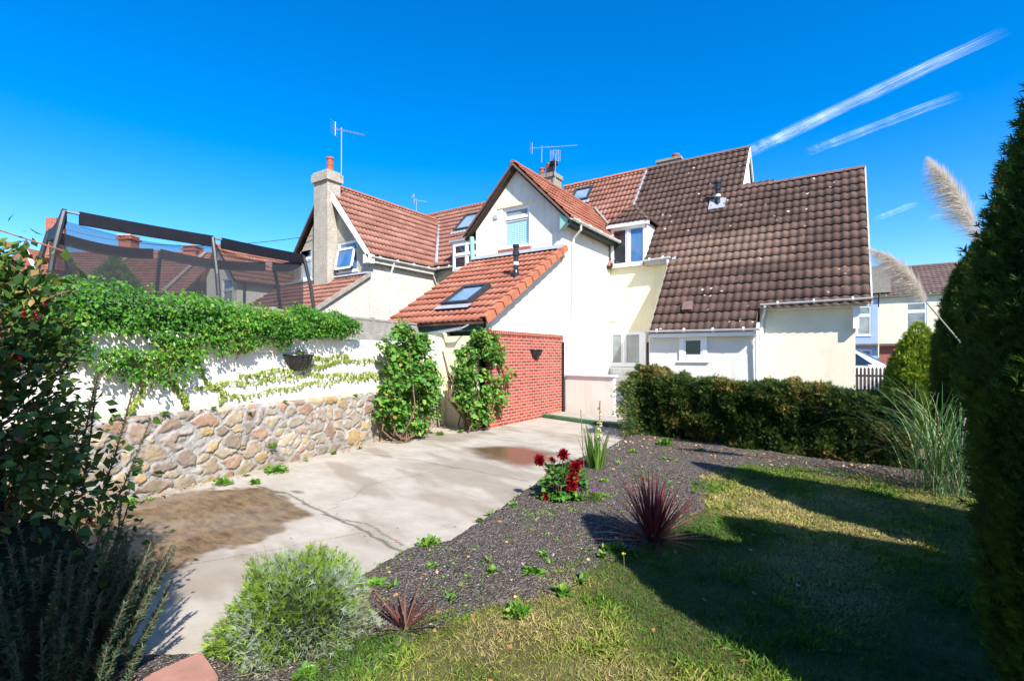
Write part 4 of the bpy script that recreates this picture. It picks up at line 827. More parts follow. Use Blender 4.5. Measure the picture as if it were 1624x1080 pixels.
t = NT('turf'); col = t.ramp(t.noise(26, 6, .75), [(.3, (.035, .045, .012)), (.5, (.09, .09, .03)), (.65, (.18, .14, .06)), (.8, (.08, .10, .02))])
col = t.mix(t.map(t.noise(1.6, 5), .4, .65, 0, .6), col, (.24, .19, .09)); M['turf'] = t.fin(col, .95, t.bump(t.noise(60, 5, .8), 1, .02), .1)
def lawn_z(X, Y, S): return .012+.02*fbm(X*1.5, Y*1.5, 3, 6)-sstep(.06, -.04, S+.1*(fbm(X*7, Y*7, 2, 3)-.5))*.06
st(sheet('lawn', -3, 5, -6, 8.4, .04, LAWN, lawn_z, M['turf']))
# grass blades
n = 300000
gx = rng.uniform(-2.6, 3.2, n*2); gy = rng.uniform(.4, 8.5, n*2); dcam = np.hypot(gx, gy)
keepm = (rng.random(n*2) < np.clip(3.2/np.maximum(dcam, 1.2), .35, 1)**1.0)
S = sdf(gx, gy, LAWN)+.55*(fbm(gx*3.2, gy*3.2, 4, 31)-.5); cl = fbm(gx*2.4, gy*2.4, 4, 77); keepm &= (S > -.03) & (rng.random(n*2) < .1+1.5*cl)
gx, gy, cl = gx[keepm][:n], gy[keepm][:n], cl[keepm][:n]; k = len(gx)
P = np.stack([gx, gy, .012+.02*fbm(gx*1.5, gy*1.5, 3, 6)], 1)
D = np.stack([rng.normal(0, .55, k), rng.normal(0, .55, k), np.full(k, .8)], 1); N = nz(rng.normal(0, 1, (k, 3)))
dry = fbm(gx*1.3+9, gy*1.3, 4, 55); rr = np.clip(.44+(dry-.5)*2.8+rng.normal(0, .20, k), 0, 1)
gr = fol('grass', scatter(T_BLADE, P, D, N, rng.uniform(.014, .046, k)*(1+.8*(cl > .60)), .075+.012*np.hypot(gx, gy), rr, bend=-.3), M['grass']); tag(gr, 'short dry patchy lawn grass', 'grass', kind='stuff')
# path behind the step, and the step edging
MBp = MB().prism([(-6.46, 11.25, -.05), (-3.3, 10.45, -.05), (-3.2, 15.6, -.05), (-6.46, 15.7, -.05)], (0, 0, .10)); st(MBp.obj('back_path', M['concrete_cap']))
t = NT('green_felt'); M['green_felt'] = t.fin(t.mix(t.map(t.noise(3, 4), .4, .6), (.05, .14, .05), (.09, .17, .08)), .95, t.bump(t.noise(200, 3), .6, .01), .1)
ed = MB().prism([(-6.44, 11.10, .0), (-3.62, 10.2, .0), (-3.60, 10.42, .0), (-6.44, 11.32, .0)], (0, 0, .085)); tag(ed.obj('step_edging', M['green_felt'], bevel=.015), 'low step edged with green artificial turf at the end of the drive', 'step')
ed = MB().prism([(-5.3, 12.9, .05), (-3.5, 12.4, .05), (-3.3, 15.4, .05), (-5.4, 15.4, .05)], (0, 0, .03)); tag(ed.obj('turf_mat', M['green_felt']), 'green artificial turf beneath the boarded wall beside the hedge', 'mat')
M['slab_red'] = plain('slab_red', (.40, .20, .15), (.30, .16, .12), 8, .9, .5, 60)
tag(MB().pbox((-2.78, 1.24, .015), (.30, -.06, .01), (-.02, -.40, 0), (0, 0, .045)).obj('paving_slab', M['slab_red'], bevel=.008), 'reddish paving slab at the foot of the rounded silver green bush', 'slab')

# ================================================================ walls and fence
WY = lambda y: -6.50-.168*(y-1.93)              # the garden wall runs slightly askew
wd_ = nz(V3(-.168, 1, 0)); wn_ = nz(V3(1, .168, 0))
def WP(s, out=0, z=0): return V3(-5.80, -2.3, 0)+wd_*s+wn_*out+V3(0, 0, z)      # s metres along the wall
base0 = WP(0); assert abs(base0[0]-WY(base0[1])) < .05
LWALL = 11.9
gw = thing('garden_wall', 'cream painted block wall standing on a rough stone base beside the drive', 'wall', tuple(WP(5)))
w1 = MB().pbox(WP(0, -.30, .5), wd_*LWALL, wn_*.24, (0, 0, 1.40)); me_b = w1.obj('block_wall', M['block_paint'], gw, bevel=.01)
# stone base: voronoi stones pushed out of a mortar bed
su = np.arange(2.6, LWALL, .0125); sz = np.linspace(-.02, .93, 76); SU, SZ = np.meshgrid(su, sz)
cu = []; 
gu, gz_ = .235, .155
for i in range(int(LWALL/gu)+2):
    for j in range(-1, 8):
        if random.random() < .12: continue
        cu.append((i*gu+random.uniform(-.095, .095)+(j % 2)*gu*.5, j*gz_+random.uniform(-.055, .055), random.uniform(.55, 1.45)))
cu = np.array(cu); wu = SU+.15*(fbm(SU*7, SZ*7, 4, 12)-.5)+.03*(fbm(SU*26, SZ*26, 2, 52)-.5); wz = SZ+.11*(fbm(SU*7, SZ*7, 4, 15)-.5)+.03*(fbm(SU*26, SZ*26, 2, 55)-.5)
F1 = np.full(SU.shape, 1e9); F2 = np.full(SU.shape, 1e9); ID = np.zeros(SU.shape, int)
for q, (a, b, ww) in enumerate(cu):
    sel = slice(max(0, int((a-2.6-.6)/.0125)), max(0, int((a-2.6+.6)/.0125)))
    if sel.stop <= sel.start: continue
    dq = np.hypot((wu[:, sel]-a)*.72, wz[:, sel]-b)/ww; f1 = F1[:, sel]; f2 = F2[:, sel]
    new = dq < f1; f2[:] = np.where(new, f1, np.minimum(f2, dq)); f1[:] = np.where(new, dq, f1); idd = ID[:, sel]; idd[:] = np.where(new, q, idd)
edge = F2-F1; srnd = rng.random(len(cu)+1); srn2 = rng.random(len(cu)+1)
mort = sstep(.020, .004+.016, edge-.008*0)*1.0; mort = 1-sstep(.006, .030, edge-.030*fbm(SU*2.2, SZ*3.5, 3, 25)+.050*(fbm(SU*20, SZ*20, 4, 5)-.5))
disp = (1-mort)*(.002+.008*srnd[ID]+.020*fbm(SU*13, SZ*13, 4, 8)) + .012*fbm(SU*30, SZ*30, 3, 3)
crev = sstep(.022, .0, edge+.03*(fbm(SU*15, SZ*15, 3, 35)-.5))*(fbm(SU*2.5, SZ*2.5, 3, 36) > .5); disp -= .02*crev
disp += sstep(.88, .93, SZ)*-.05
pal = np.array([(.46, .37, .25), (.42, .34, .26), (.50, .42, .31), (.40, .32, .27), (.44, .30, .24), (.38, .34, .30), (.52, .46, .37), (.42, .36, .29), (.48, .35, .20), (.37, .31, .28)])
sc = pal[(srnd[ID]*9.99).astype(int)]*(.8+.4*srn2[ID])[..., None]; sc = sc*np.array((1.06, 1.0, .86)); sc = sc*(.50+.46*fbm(SU*14, SZ*14, 4, 61))[..., None]
mc = np.array((.37, .355, .33))*(.45+.85*fbm(SU*12, SZ*12, 4, 71))[..., None]; colr = sc*(1-mort)[..., None]+mc*mort[..., None]; colr = colr*(1-.65*crev[..., None])
dirt = sstep(.25, -.02, SZ+.15*(fbm(SU*4, SZ*4, 3, 4)-.5))[..., None]*.45; colr = colr*(1-dirt)+np.array((.17, .14, .10))*dirt
PV = WP(0)+SU[..., None]*wd_+(disp)[..., None]*wn_+SZ[..., None]*V3(0, 0, 1); idx = np.arange(SU.size).reshape(SU.shape)
F = np.stack([idx[:-1, :-1], idx[:-1, 1:], idx[1:, 1:], idx[1:, :-1]], -1).reshape(-1, 4)
t = NT('rubble_stone'); cc = t.attr('tint', 'Color'); cc = t.mix(t.map(t.noise(70, 5, .8), .5, .8, 0, .45), cc, (.14, .11, .08)); cc = t.mix(t.map(t.noise(9, 6, .75), .58, .72, 0, .5), cc, (.50, .40, .24)); cc = t.mix(t.map(t.noise(5, 7, .8), .56, .7, 0, .55), cc, (.13, .115, .09))
M['rubble'] = t.fin(cc, .92, t.bump(t.noise(90, 6, .75), .8, .01), .2)
link('stone_base', fast_mesh('stone_base', PV.reshape(-1, 3), F, {'tint': ('FLOAT_COLOR', np.concatenate([colr, np.ones(colr.shape[:2]+(1,))], -1))}, smooth=True), M['rubble'], gw)
MB().pbox(WP(2.6, -.30, 0), wd_*(LWALL-2.6), wn_*.30, (0, 0, .88)).obj('wall_core', M['concrete_cap'], gw)
tag(MB().pbox(WP(10.9, -.35, 0), wd_*.5, wn_*.42, (0, 0, 2.15)).obj('gate_pier', M['cream_wall'], bevel=.02), 'cream rendered pier at the end of the garden wall under the lean-to eave', 'pier')
bw = thing('brick_wall', 'red brick wall with brick coping in front of the white house side', 'wall', (-6.55, 10.8, 0))
MB().box(-6.72, -6.46, 8.80, 12.28, 0, 2.10).obj('brickwork', M['brick'], bw)
MB().box(-6.75, -6.44, 8.77, 12.28, 2.10, 2.19).obj('coping', brick_mat('coping_brick', 1, (.36, .07, .045), (.28, .06, .04), w=.075, h=.2), bw, bevel=.008)
MB().box(-7.75, -6.73, 8.60, 8.78, 0, 2.06).obj('return_wall', M['cream_wall'], bw)
MB().tube([(-6.41, 12.22, 2.0), (-6.41, 12.22, 0)], .03, 8).obj('drain_pipe', M['black_plastic'], bw)
lw = thing('low_wall', 'low white rendered screen wall with flat cap at the end of the drive', 'wall', (-5.7, 12, 0))
MB().prism([(-6.38, 12.28, 0.04), (-4.82, 11.95, 0.04), (-4.80, 12.07, 0.04), (-6.38, 12.40, 0.04)], (0, 0, 1.02)).obj('panel', M['white_wall'], lw)
MB().prism([(-6.40, 12.24, 1.06), (-4.78, 11.90, 1.06), (-4.76, 12.12, 1.06), (-6.40, 12.44, 1.06)], (0, 0, .05)).obj('cap', M['upvc'], lw, bevel=.006)
# timber fence behind the wall
fn = thing('timber_fence', 'weathered grey panel fence rising behind the cream wall', 'fence', tuple(WP(8, -.7)))
s0 = 3.4
for i in range(7):
    a = s0+i*1.22
    if a > 11: break
    pan = MB()
    for k_ in range(5):
        zz = 1.0+k_*.27; pan.pbox(WP(a+.05, -.80+random.uniform(-.005, .005), zz), wd_*1.14, wn_*.022, (0, 0, .262))
    p_ = pan.obj('panel', M['timber'], fn)
    MB().pbox(WP(a+.03, -.82, 2.35), wd_*1.18, wn_*.06, (0, 0, .035)).obj('rail', M['timber'], p_)
    bt = MB().pbox(WP(a+.62, -.775, 1.0), wd_*.04, wn_*.02, (0, 0, 1.35)); bt.obj('batten', M['timber'], p_)
    MB().pbox(WP(a-.03, -.82, 0), wd_*.075, wn_*.075, (0, 0, 2.41)).obj('post', M['timber'], fn)
# wall planters
def planter(c, sd, out, w, label):
    t_ = thing('wall_planter', label, 'planter', tuple(c), 'black half round planters hung on the walls'); c, sd, out = V3(*c), V3(*sd), V3(*out); m = MB(); n = 14
    prof = [(1.0, 0), (1.06, -.0), (1.06, -.03), (.97, -.035), (.90, -.10), (.74, -.17), (.48, -.225), (.2, -.245), (0.02, -.25)]; vs = []
    for r, z in prof:
        for k in range(n+1): a = math.pi*k/n; vs.append(c+sd*(math.cos(a)*r*w/2)+out*(math.sin(a)*r*w*.42)+V3(0, 0, z*w/.5))
    fs = [(i*(n+1)+k, i*(n+1)+k+1, (i+1)*(n+1)+k+1, (i+1)*(n+1)+k) for i in range(len(prof)-1) for k in range(n)]
    m.add(vs, fs); m.add([c-sd*w/2, c+sd*w/2, c+sd*w*.2+V3(0, 0, -.24*w/.5), c-sd*w*.2+V3(0, 0, -.24*w/.5)], [(0, 1, 2, 3)])
    m.obj('basket', M['black_plastic'], t_, smooth=True)
    rib = MB()
    for k in range(1, 7):
        a = math.pi*k/7; rib.tube([c+sd*(math.cos(a+q)*r*w/2*1.01)+out*(math.sin(a+q)*r*w*.43)+V3(0, 0, z*w/.5) for (r, z, q) in ((.97, -.035, 0), (.90, -.10, .06), (.74, -.17, .12), (.48, -.225, .2))], .007, 5)
    rib.obj('rib', M['black_plastic'], t_); s_ = MB(); s_.add([c+sd*(math.cos(math.pi*k/n)*.93*w/2)+out*(math.sin(math.pi*k/n)*.93*w*.42)+V3(0, 0, -.03) for k in range(n+1)], [tuple(range(n+1))]); s_.obj('compost', M['soil'], t_)
sP = (4.5+2.3)/wd_[1]; planter(WP(sP, -.055, 1.63), wd_, wn_, .50, 'large black half round planter on the cream garden wall')
planter((-6.455, 10.75, 1.78), (0, 1, 0), (1, 0, 0), .44, 'small black half round planter on the red brick wall')

# ================================================================ trampoline beyond the fence
M['pad'] = plain('pad', (.006, .006, .010), (.010, .010, .014), 5, .55, .2, spec=.25)
tr = thing('trampoline', 'black trampoline with sagging padded safety net behind the garden wall', 'trampoline', (-11, 4.5, 0))
TP = [(-10.05, 2.50), (-9.95, 4.63), (-10.05, 6.60), (-11.5, 6.75), (-12.1, 4.58), (-11.9, 2.75)]
tc = V3(-11.0, 4.6, 0); ZT = 3.86
for i, (x, y) in enumerate(TP):
    p = V3(x, y, ZT); o_ = nz(p-tc-V3(0, 0, ZT)) ; o_ = nz(V3(o_[0], o_[1], 0))
    pts = [p, p+o_*.06-V3(0, 0, .25), p+o_*.16-V3(0, 0, .7), p+o_*.24-V3(0, 0, 1.3), p+o_*.26-V3(0, 0, 2.2), p+o_*.26-V3(0, 0, 3.84)]
    MB().tube(pts, .04, 8).obj('pole', M['dark_metal'], tr)
for i in range(6):
    a = V3(*TP[i], ZT); b = V3(*TP[(i+1) % 6], ZT); L = np.linalg.norm(b-a); t_ = (b-a)/L; n_ = 12
    pts = [a+(b-a)*(k/n_)-V3(0, 0, (.012 if i in (0, 1) else .10)*math.sin(math.pi*k/n_)) for k in range(n_+1)]
    MB().tube(pts, .022, 6).obj('top_rail', M['alu'], tr)
    pd = MB(); q = pts[1:]; side = nz(np.cross(t_, V3(0, 0, 1)))
    for k in range(len(q)-1):
        for sgn in (1,): pd.pbox(q[k]-V3(0, 0, .17)-side*.03, q[k+1]-q[k]+t_*.004, side*.06, V3(0, 0, .205))
    pd.obj('pad', M['pad'], tr)
t = NT('net'); tb = t.n('BsdfTransparent'); mx = t.n('MixShader', {0: .55}); t.set(t.b, 'Base Color', (.02, .022, .028)); t.set(t.b, 'Roughness', .8)
t.t.links.new(tb.outputs[0], mx.inputs[1]); t.t.links.new(t.b.outputs[0], mx.inputs[2]); t.t.links.new(mx.outputs[0], t.out.inputs[0]); M['net'] = t.m
nv = MB()
for i in range(6):
    a = V3(*TP[i], 0); b = V3(*TP[(i+1) % 6], 0); n_ = 10; top = []; bot = []
    for k in range(n_+1):
        f = k/n_; q = a+(b-a)*f; inw = nz(tc-q)*.12*math.sin(math.pi*f); top.append(q+inw+V3(0, 0, ZT-.15-.1*math.sin(math.pi*f))); bot.append(q+inw*.6+V3(0, 0, .95))
    nv.add(top+bot, [(k, k+1, n_+2+k, n_+1+k) for k in range(n_)])
nv.obj('net', M['net'], tr)
MB().prism([(x, y, .86) for x, y in TP], (0, 0, .05)).obj('jumping_mat', M['black_plastic'], tr)
for i in range(0, 6, 2): MB().tube([(*TP[i], .86), (*TP[i], .0), (*TP[(i+1) % 6], .0), (*TP[(i+1) % 6], .86)], .025, 6).obj('leg', M['alu'], tr)

# ================================================================ car and picket fence by the road
pf = thing('picket_fence', 'dark picket fence in front of the white car', 'fence', (1.4, 22, 0)); 
for k in range(34):
    x = -.4+k*.115
    if x > 3.2: break
    MB().prism([(x, 22, .0), (x+.075, 22, 0), (x+.075, 22, 1.14+random.uniform(-.01, .01)), (x+.0375, 22, 1.22), (x, 22, 1.14)], (0, .02, 0)).obj('pale', M['dark_timber'], pf)
MB().box(-.4, 3.2, 22.03, 22.07, .85, .93).obj('rail', M['dark_timber'], pf); MB().box(-.4, 3.2, 22.03, 22.07, .3, .38).obj('rail', M['dark_timber'], pf)
M['car_paint'] = plain('car_paint', (.80, .81, .82), (.80, .81, .82), 2, .2, 0, spec=.7)
ca = thing('parked_car', 'white car parked behind the picket fence with its bonnet to the right', 'car', (-.6, 24, 0))
def loft(name, secs, mat, parent):
    m = MB(); n = len(secs[0]); vs = [p for s in secs for p in s]
    m.add(vs, [(i*n+k, i*n+(k+1) % n, (i+1)*n+(k+1) % n, (i+1)*n+k) for i in range(len(secs)-1) for k in range(n)]+[tuple(range(n-1, -1, -1)), tuple((len(secs)-1)*n+k for k in range(n))])
    return m.obj(name, mat, parent, bevel=.03)
cx, cy = 2.35, 24.0        # nose at x = cx
prof = [(-4.3, .35, .95), (-4.2, .3, 1.15), (-3.9, .3, 1.2), (-1.5, .3, 1.22), (-.6, .3, 1.12), (-.1, .35, .92), (0, .4, .7)]
body = loft('body', [[(cx+x, cy-.85+(.1 if abs(x+2) > 2 else 0), a), (cx+x, cy-.9+(.12 if abs(x+2) > 2 else 0), (a+b)/2), (cx+x, cy-.8+(.1 if abs(x+2) > 2 else 0), b), (cx+x, cy+.8, b), (cx+x, cy+.9, (a+b)/2), (cx+x, cy+.85, a)] for x, a, b in prof], M['car_paint'], ca)
loft('cabin', [[(cx+x, cy-.78, 1.15), (cx+x, cy-.62, b), (cx+x, cy+.62, b), (cx+x, cy+.78, 1.15)] for x, b in ((-4.0, 1.3), (-3.6, 1.85), (-2.6, 1.98), (-1.9, 1.88), (-.75, 1.2))], M['car_paint'], ca)
MB().prism([(cx-.95, cy-.60, 1.33), (cx-.95, cy+.60, 1.33), (cx-1.78, cy+.54, 1.86), (cx-1.78, cy-.54, 1.86)], (.02, 0, .035)).obj('windscreen', M['glass_blue'], ca)
MB().prism([(cx-3.4, cy-.76, 1.28), (cx-1.25, cy-.76, 1.28), (cx-1.85, cy-.68, 1.76), (cx-3.3, cy-.68, 1.78)], (0, -.03, 0)).obj('side_window', M['glass_dark'], ca)
for x in (-3.4, -.9):
    for y in (-.85, .70):
        wh = MB().tube([(cx+x, cy+y, .33), (cx+x, cy+y+.18, .33)], .33, 20).obj('wheel', M['black_plastic'], ca); MB().tube([(cx+x, cy+y-.01, .33), (cx+x, cy+y+.19, .33)], .2, 14).obj('rim', M['alu'], wh)

# ================================================================ climbing plants and ivy
def wall_pts(n, s0, s1, zlo, zhi, out0=.02, out1=.12):
    s = rng.uniform(s0, s1, n); u = rng.random(n); z = zlo(s)+(zhi(s)-zlo(s))*u; o = rng.uniform(out0, out1, n)
    return s, z, o
iv = thing('ivy', 'dense green creeper draped over the cream wall below the trampoline', 'ivy', tuple(WP(6)))
IVS = [2.2, 3.3, 3.95, 4.3, 4.5, 4.9, 5.2, 5.35, 5.8, 6.2, 6.5, 7.0, 7.4, 7.83, 8.1]
IVT = [2.40, 2.42, 2.40, 2.44, 2.41, 2.40, 2.43, 2.40, 2.42, 2.36, 2.24, 2.44, 2.30, 2.33, 2.22]
IVB = [1.60, 1.62, 1.66, 1.42, 1.36, 1.27, 1.28, 1.60, 1.66, 1.80, 1.74, 1.86, 1.88, 1.93, 2.05]
def itop(s): return np.interp(s, IVS, IVT)+.10*(fbm(s*4, s*0, 3, 3)-.5)
def ibot(s): return np.minimum(np.interp(s, IVS, IVB)+.22*(fbm(s*5, s*0, 3, 9)-.5), itop(s)-.05)
s, z, o = wall_pts(36000, 2.2, 8.1, ibot, itop)
edgef = rng.random(len(s)); low = (z-ibot(s))/(itop(s)-ibot(s)); kp = edgef < (.12+3*np.minimum(low, .3))*sstep(.30, .44, fbm(s*2.6, z*3.4, 4, 88)+.25*(z > 1.85)); s, z, low = s[kp], z[kp], low[kp]
bul = np.where(z > 1.88, -.36+rng.random(len(s))*.52, .02+rng.random(len(s))*(.08+.10*low)); zc = 1.9+(z-1.9)*np.where(z > 1.88, np.clip(1.08-1.1*np.abs(bul+.16), .3, 1.1), 1); lm_ = fbm(s*3.1, z*4, 3, 66)-.5; bul = bul+.22*lm_; zc = zc+.16*lm_*(z > 1.8)
P = WP(0)+s[:, None]*wd_+bul[:, None]*wn_+zc[:, None]*V3(0, 0, 1)+rng.normal(0, .015, (len(s), 3)); k = len(s)
D = nz(np.array([0, 0, -.8])+wn_*.45+wd_*rng.normal(0, .75, (k, 1))+rng.normal(0, .3, (k, 3))); N = nz(wn_*.8+V3(0, 0, .75)+rng.normal(0, .38, (k, 3)))
parts = [scatter(T_LEAF, P, D, N, rng.uniform(.022, .062, k), rng.uniform(.8, 1.35, k), np.clip(rng.random(k)*.75+.9*(fbm(s*2+4, z*3, 3, 19)-.42), 0, 1))]
fol('leaves', parts, M['ivy'], iv)
cm = MB(); 
for q in range(50):
    a = random.uniform(2.4, 7.6); zz = float(ibot(np.array([a]))[0]); pts = [WP(a+random.uniform(-.1, .1)*i, .015, zz+.35-.18*i) for i in range(3)]; cm.tube(pts, .004, 4)
cm.obj('stem', M['twig'], iv)
MB().prism([WP(2.2, -.44, 1.70), WP(7.6, -.44, 1.70), WP(7.6, -.44, 2.02), WP(6.3, -.44, 2.16), WP(2.2, -.44, 2.24)], wn_*.13).obj('woody_core', M['core'], iv)
runs = [([(5.9, 1.36), (6.5, 1.40), (7.2, 1.44), (7.7, 1.52), (8.3, 1.55), (8.9, 1.50)], 1.0), ([(5.3, 1.22), (6.2, 1.27), (7.0, 1.33), (7.8, 1.30), (8.6, 1.30), (9.3, 1.24)], 1.0), ([(5.6, 1.05), (6.5, 1.12), (7.3, 1.18), (8.2, 1.22), (8.8, 1.22)], .9),
        ([(5.3, 1.6), (5.45, 1.3), (5.7, 1.1)], .7), ([(4.65, 1.5), (4.7, 1.25), (4.6, 1.05), (4.55, .95)], .5), ([(6.9, 1.7), (7.1, 1.58), (7.5, 1.6), (8.0, 1.62)], .9), ([(5.0, 1.3), (5.15, 1.12), (5.2, 1.0)], .9), ([(9.4, 1.95), (9.5, 2.2), (9.4, 2.38)], .8)]
rp, rd, rn = [], [], []; stm = MB()
for pts, dens in runs:
    pts = np.array(pts); seg = np.linspace(0, len(pts)-1.001, int(30*dens*(len(pts)-1))); i = seg.astype(int); f = (seg-i)[:, None]; q = pts[i]*(1-f)+pts[i+1]*f
    q = q+np.stack([0*q[:, 0], .02*np.sin(q[:, 0]*9)+.03*(fbm(q[:, 0]*3, q[:, 0]*0, 3, 7)-.5)], 1); stm.tube([WP(a, -.05, b) for a, b in q[::4]], .003, 4)
    for sgn in (-1, 1):
        k = len(q); P = WP(0)+q[:, :1]*wd_+(-.045+rng.random((k, 1))*.02)*wn_+(q[:, 1:]+rng.normal(0, .022, (k, 1)))*V3(0, 0, 1); rp.append(P); rd.append(nz(V3(0, 0, -1)+wd_*(sgn*.6)+rng.normal(0, .3, (k, 3))+wn_*.2)); rn.append(nz(wn_+rng.normal(0, .25, (k, 3))))
P = np.concatenate(rp); fol('runner_leaves', scatter(T_LEAF, P, np.concatenate(rd), np.concatenate(rn), rng.uniform(.025, .075, len(P)), rng.uniform(.8, 1.4, len(P))), M['runner'], iv); stm.obj('runner_stem', M['twig'], iv)

def clump_points(n, c, rad, nclump, crad, seed=0, lowcut=None):
    """points grouped in clumps over an ellipsoid: outline stays uneven"""
    c, rad = V3(*c), V3(*rad); d = uv_sphere_dirs(nclump); rr = rng.uniform(.55, 1.0, (nclump, 1)); cc = c+d*rr*rad
    i = rng.integers(0, nclump, n); sc_ = rng.uniform(.6, 1.3, nclump)[i][:, None]; P = cc[i]+uv_sphere_dirs(n)*rng.random((n, 1))**.5*crad*sc_; dd = nz((P-c)/rad)
    return P, dd
def climber(name, label, base, c, rad, nl, seed, stems):
    t_ = thing(name, label, 'shrub', base); P, dd = clump_points(nl, c, rad, 64, .21); P = P[P[:, 2] > .12]; dd = dd[:len(P)]; k = len(P)
    # keep it in front of the wall
    off = (P-WP(0)) @ wn_; P = P+np.maximum(0, .03-off)[:, None]*wn_; D = nz(dd*.4+wn_*.5+rng.normal(0, .7, (k, 3))+V3(0, 0, -.3)); N = nz(wn_*.7+V3(0, 0, .8)+rng.normal(0, .5, (k, 3)))
    h1 = int(k*.72); rr = rng.random(k); fol('leaves', [scatter(T_LEAF, P[:h1], D[:h1], N[:h1], rng.uniform(.04, .10, h1), 1.25, rr[:h1]), scatter(T_LOBE, P[h1:], D[h1:], N[h1:], rng.uniform(.07, .14, k-h1), 1.1, rr[h1:]*.75)], M['shrub'], t_)
    m = MB(); b = V3(*base)
    for q in range(stems):
        e = V3(*c)+V3(*(uv_sphere_dirs(1)[0]))*V3(*rad)*.8; e[2] = max(e[2], .8); mid = (b+e)/2+rng.normal(0, .12, 3)+V3(0, 0, -.2); r0 = random.uniform(.010, .024)
        m.tube([b+rng.normal(0, .06, 3)*V3(1, 1, 0), (b+mid)/2+rng.normal(0, .03, 3), mid, (mid+e)/2, e], [r0, r0*.85, r0*.65, r0*.5, r0*.3], 6)
    m.obj('stem', M['bark'], t_); return t_
climber('climbing_shrub', 'leafy climbing shrub against the cream wall, nearer of two', (-6.72, 6.45, 0), (-6.92, 6.75, 1.08), (.30, .76, 1.10), 5800, 1, 16)
climber('climbing_shrub', 'woody climbing shrub with bare twisted stems beside the red brick wall', (-6.62, 8.2, 0), (-6.55, 8.62, 1.10), (.45, .86, 1.10), 5600, 2, 22)
m = MB(); m.tube([(-6.55, 8.3, 0), (-6.7, 8.2, .3), (-6.85, 7.9, .7), (-6.8, 7.85, 1.1), (-6.95, 7.8, 1.7)], [.05, .042, .036, .03, .02], 9); m.tube([(-6.55, 8.32, 0), (-6.6, 8.4, .4), (-6.62, 8.25, .8), (-6.7, 8.4, 1.3)], [.04, .035, .03, .02], 9)
st_ = m.obj('trunk', M['bark'], bpy.data.objects['climbing_shrub.001'])

# ================================================================ hedge and conifers
hg = thing('hedge', 'clipped low conifer hedge with brown patches between lawn and house', 'hedge', (-1.2, 9.4, 0))
n = 72000; tt = rng.random(n); fx = rng.random(n)
hx = -3.45+4.35*tt; yc = 9.82-.87*tt; hh = 1.24-.30*tt; face = rng.random(n); 
a = rng.random(n); Pz = np.where(face < .62, a*hh, hh); dy_ = np.where(face < .62, 0, a*.7)
P = np.stack([hx, yc-.12+dy_, Pz], 1); lump = fbm(hx*2.2, Pz*2.2+dy_*2, 3, 44)-.5; lump2 = fbm(hx*7, Pz*7+dy_*5, 3, 45)-.5
ax_ = rng.random(n) < .07; P[ax_, 0] = -3.45+rng.normal(0, .05, ax_.sum()); P[ax_, 1] = yc[ax_]+rng.random(ax_.sum())*.7-.1
outn = np.where((face < .62)[:, None], V3(0, -1, .15), V3(0, -.1, 1)); outn[ax_] = V3(-1, 0, .1)
P = P+outn*(.40*lump+.16*lump2-.02+rng.normal(0, .03, n)+(rng.random(n) < .04)*.05)[:, None]; P[:, 2] = np.maximum(P[:, 2]-.25*sstep(.6, 1, (a if True else a))*(face >= .62)*.2, .03)
cr_ = ((hh-P[:, 2]) < .1) & (face < .62); P[cr_, 1] += .05
D = nz(outn*.8+V3(0, 0, .35)+rng.normal(0, .5, (n, 3))); N = nz(rng.normal(0, 1, (n, 3))+outn*.4)
brn = np.clip(fbm(hx*1.9, Pz*2.5+7, 4, 91), 0, 1); rr = np.clip(rng.random(n)*.72+(brn > .52)*rng.random(n)*.6+lump2*.4, 0, 1)
fol('foliage', scatter(T_SPRAY, P, D, N, rng.uniform(.05, .10, n), 1.1, rr), M['hedge'], hg)
MB().prism([(-3.38, 9.86, 0), (.84, 9.04, 0), (.84, 9.04, .84), (-3.38, 9.86, 1.13)], (0, .65, 0)).obj('core', M['core'], hg)
m = MB()
for q in range(70): x = -3.4+4.2*random.random(); y = 9.85-.87*(x+3.45)/4.35-.08; m.tube([(x, y+.12, 0), (x+random.uniform(-.15, .15), y-.02, random.uniform(.2, .6))], .006, 4)
m.obj('twig', M['bark'], hg)
def conifer(name, label, x, y, H, rmax, n, mat='conifer', zmax=.28, size=.09, shape=1.0, core=True, cat='conifer', group=None, seed=3):
    t_ = thing(name, label, cat, (x, y, 0), group)
    def rad(z): u = z/H; return rmax*np.where(u < zmax, .72+.28*np.sin(np.pi/2*u/zmax), np.clip(1-((u-zmax)/(1-zmax))**1.55, 0, 1)**shape)
    z = H*rng.random(n*2)**1.05; r = rad(z); kp = rng.random(n*2) < (r/rmax+.05); z = z[kp][:n]; k = len(z); th_ = rng.uniform(0, 2*np.pi, k); r = rad(z)
    lump = fbm(th_*2.6+20, z*2.4, 4, seed)-.5; l2 = fbm(th_*7+50, z*7, 3, seed+5)-.5
    r = r*(1+.42*lump+.22*l2)+rng.normal(0, .02, k); d = np.stack([np.cos(th_), np.sin(th_), np.zeros(k)], 1)
    P = np.stack([x+r*np.cos(th_), y+r*np.sin(th_), z+.06], 1); D = nz(d*.75+V3(0, 0, .9)+rng.normal(0, .35, (k, 3))); N = nz(np.cross(D, rng.normal(0, 1, (k, 3))))
    rr = np.clip(rng.random(k)*.85+l2*.5+(lump > .22)*.1, 0, 1)
    fol('crown', scatter(T_SPRAY, P, D, N, rng.uniform(.6, 1.25, k)*size, 1.15, rr), M[mat], t_)
    if core:
        zz = np.linspace(.02, H*.93, 14); MB().lathe([(0.001, .02)]+[(float(max(rad(q)*.74, .01)), float(q)) for q in zz]+[(0.001, H*.95)], (x, y, 0), 18).obj('inner_branches', M['core'], t_)
    MB().tube([(x, y, 0), (x, y, H*.6)], [.07, .03], 8).obj('trunk', M['bark'], t_)
    return t_
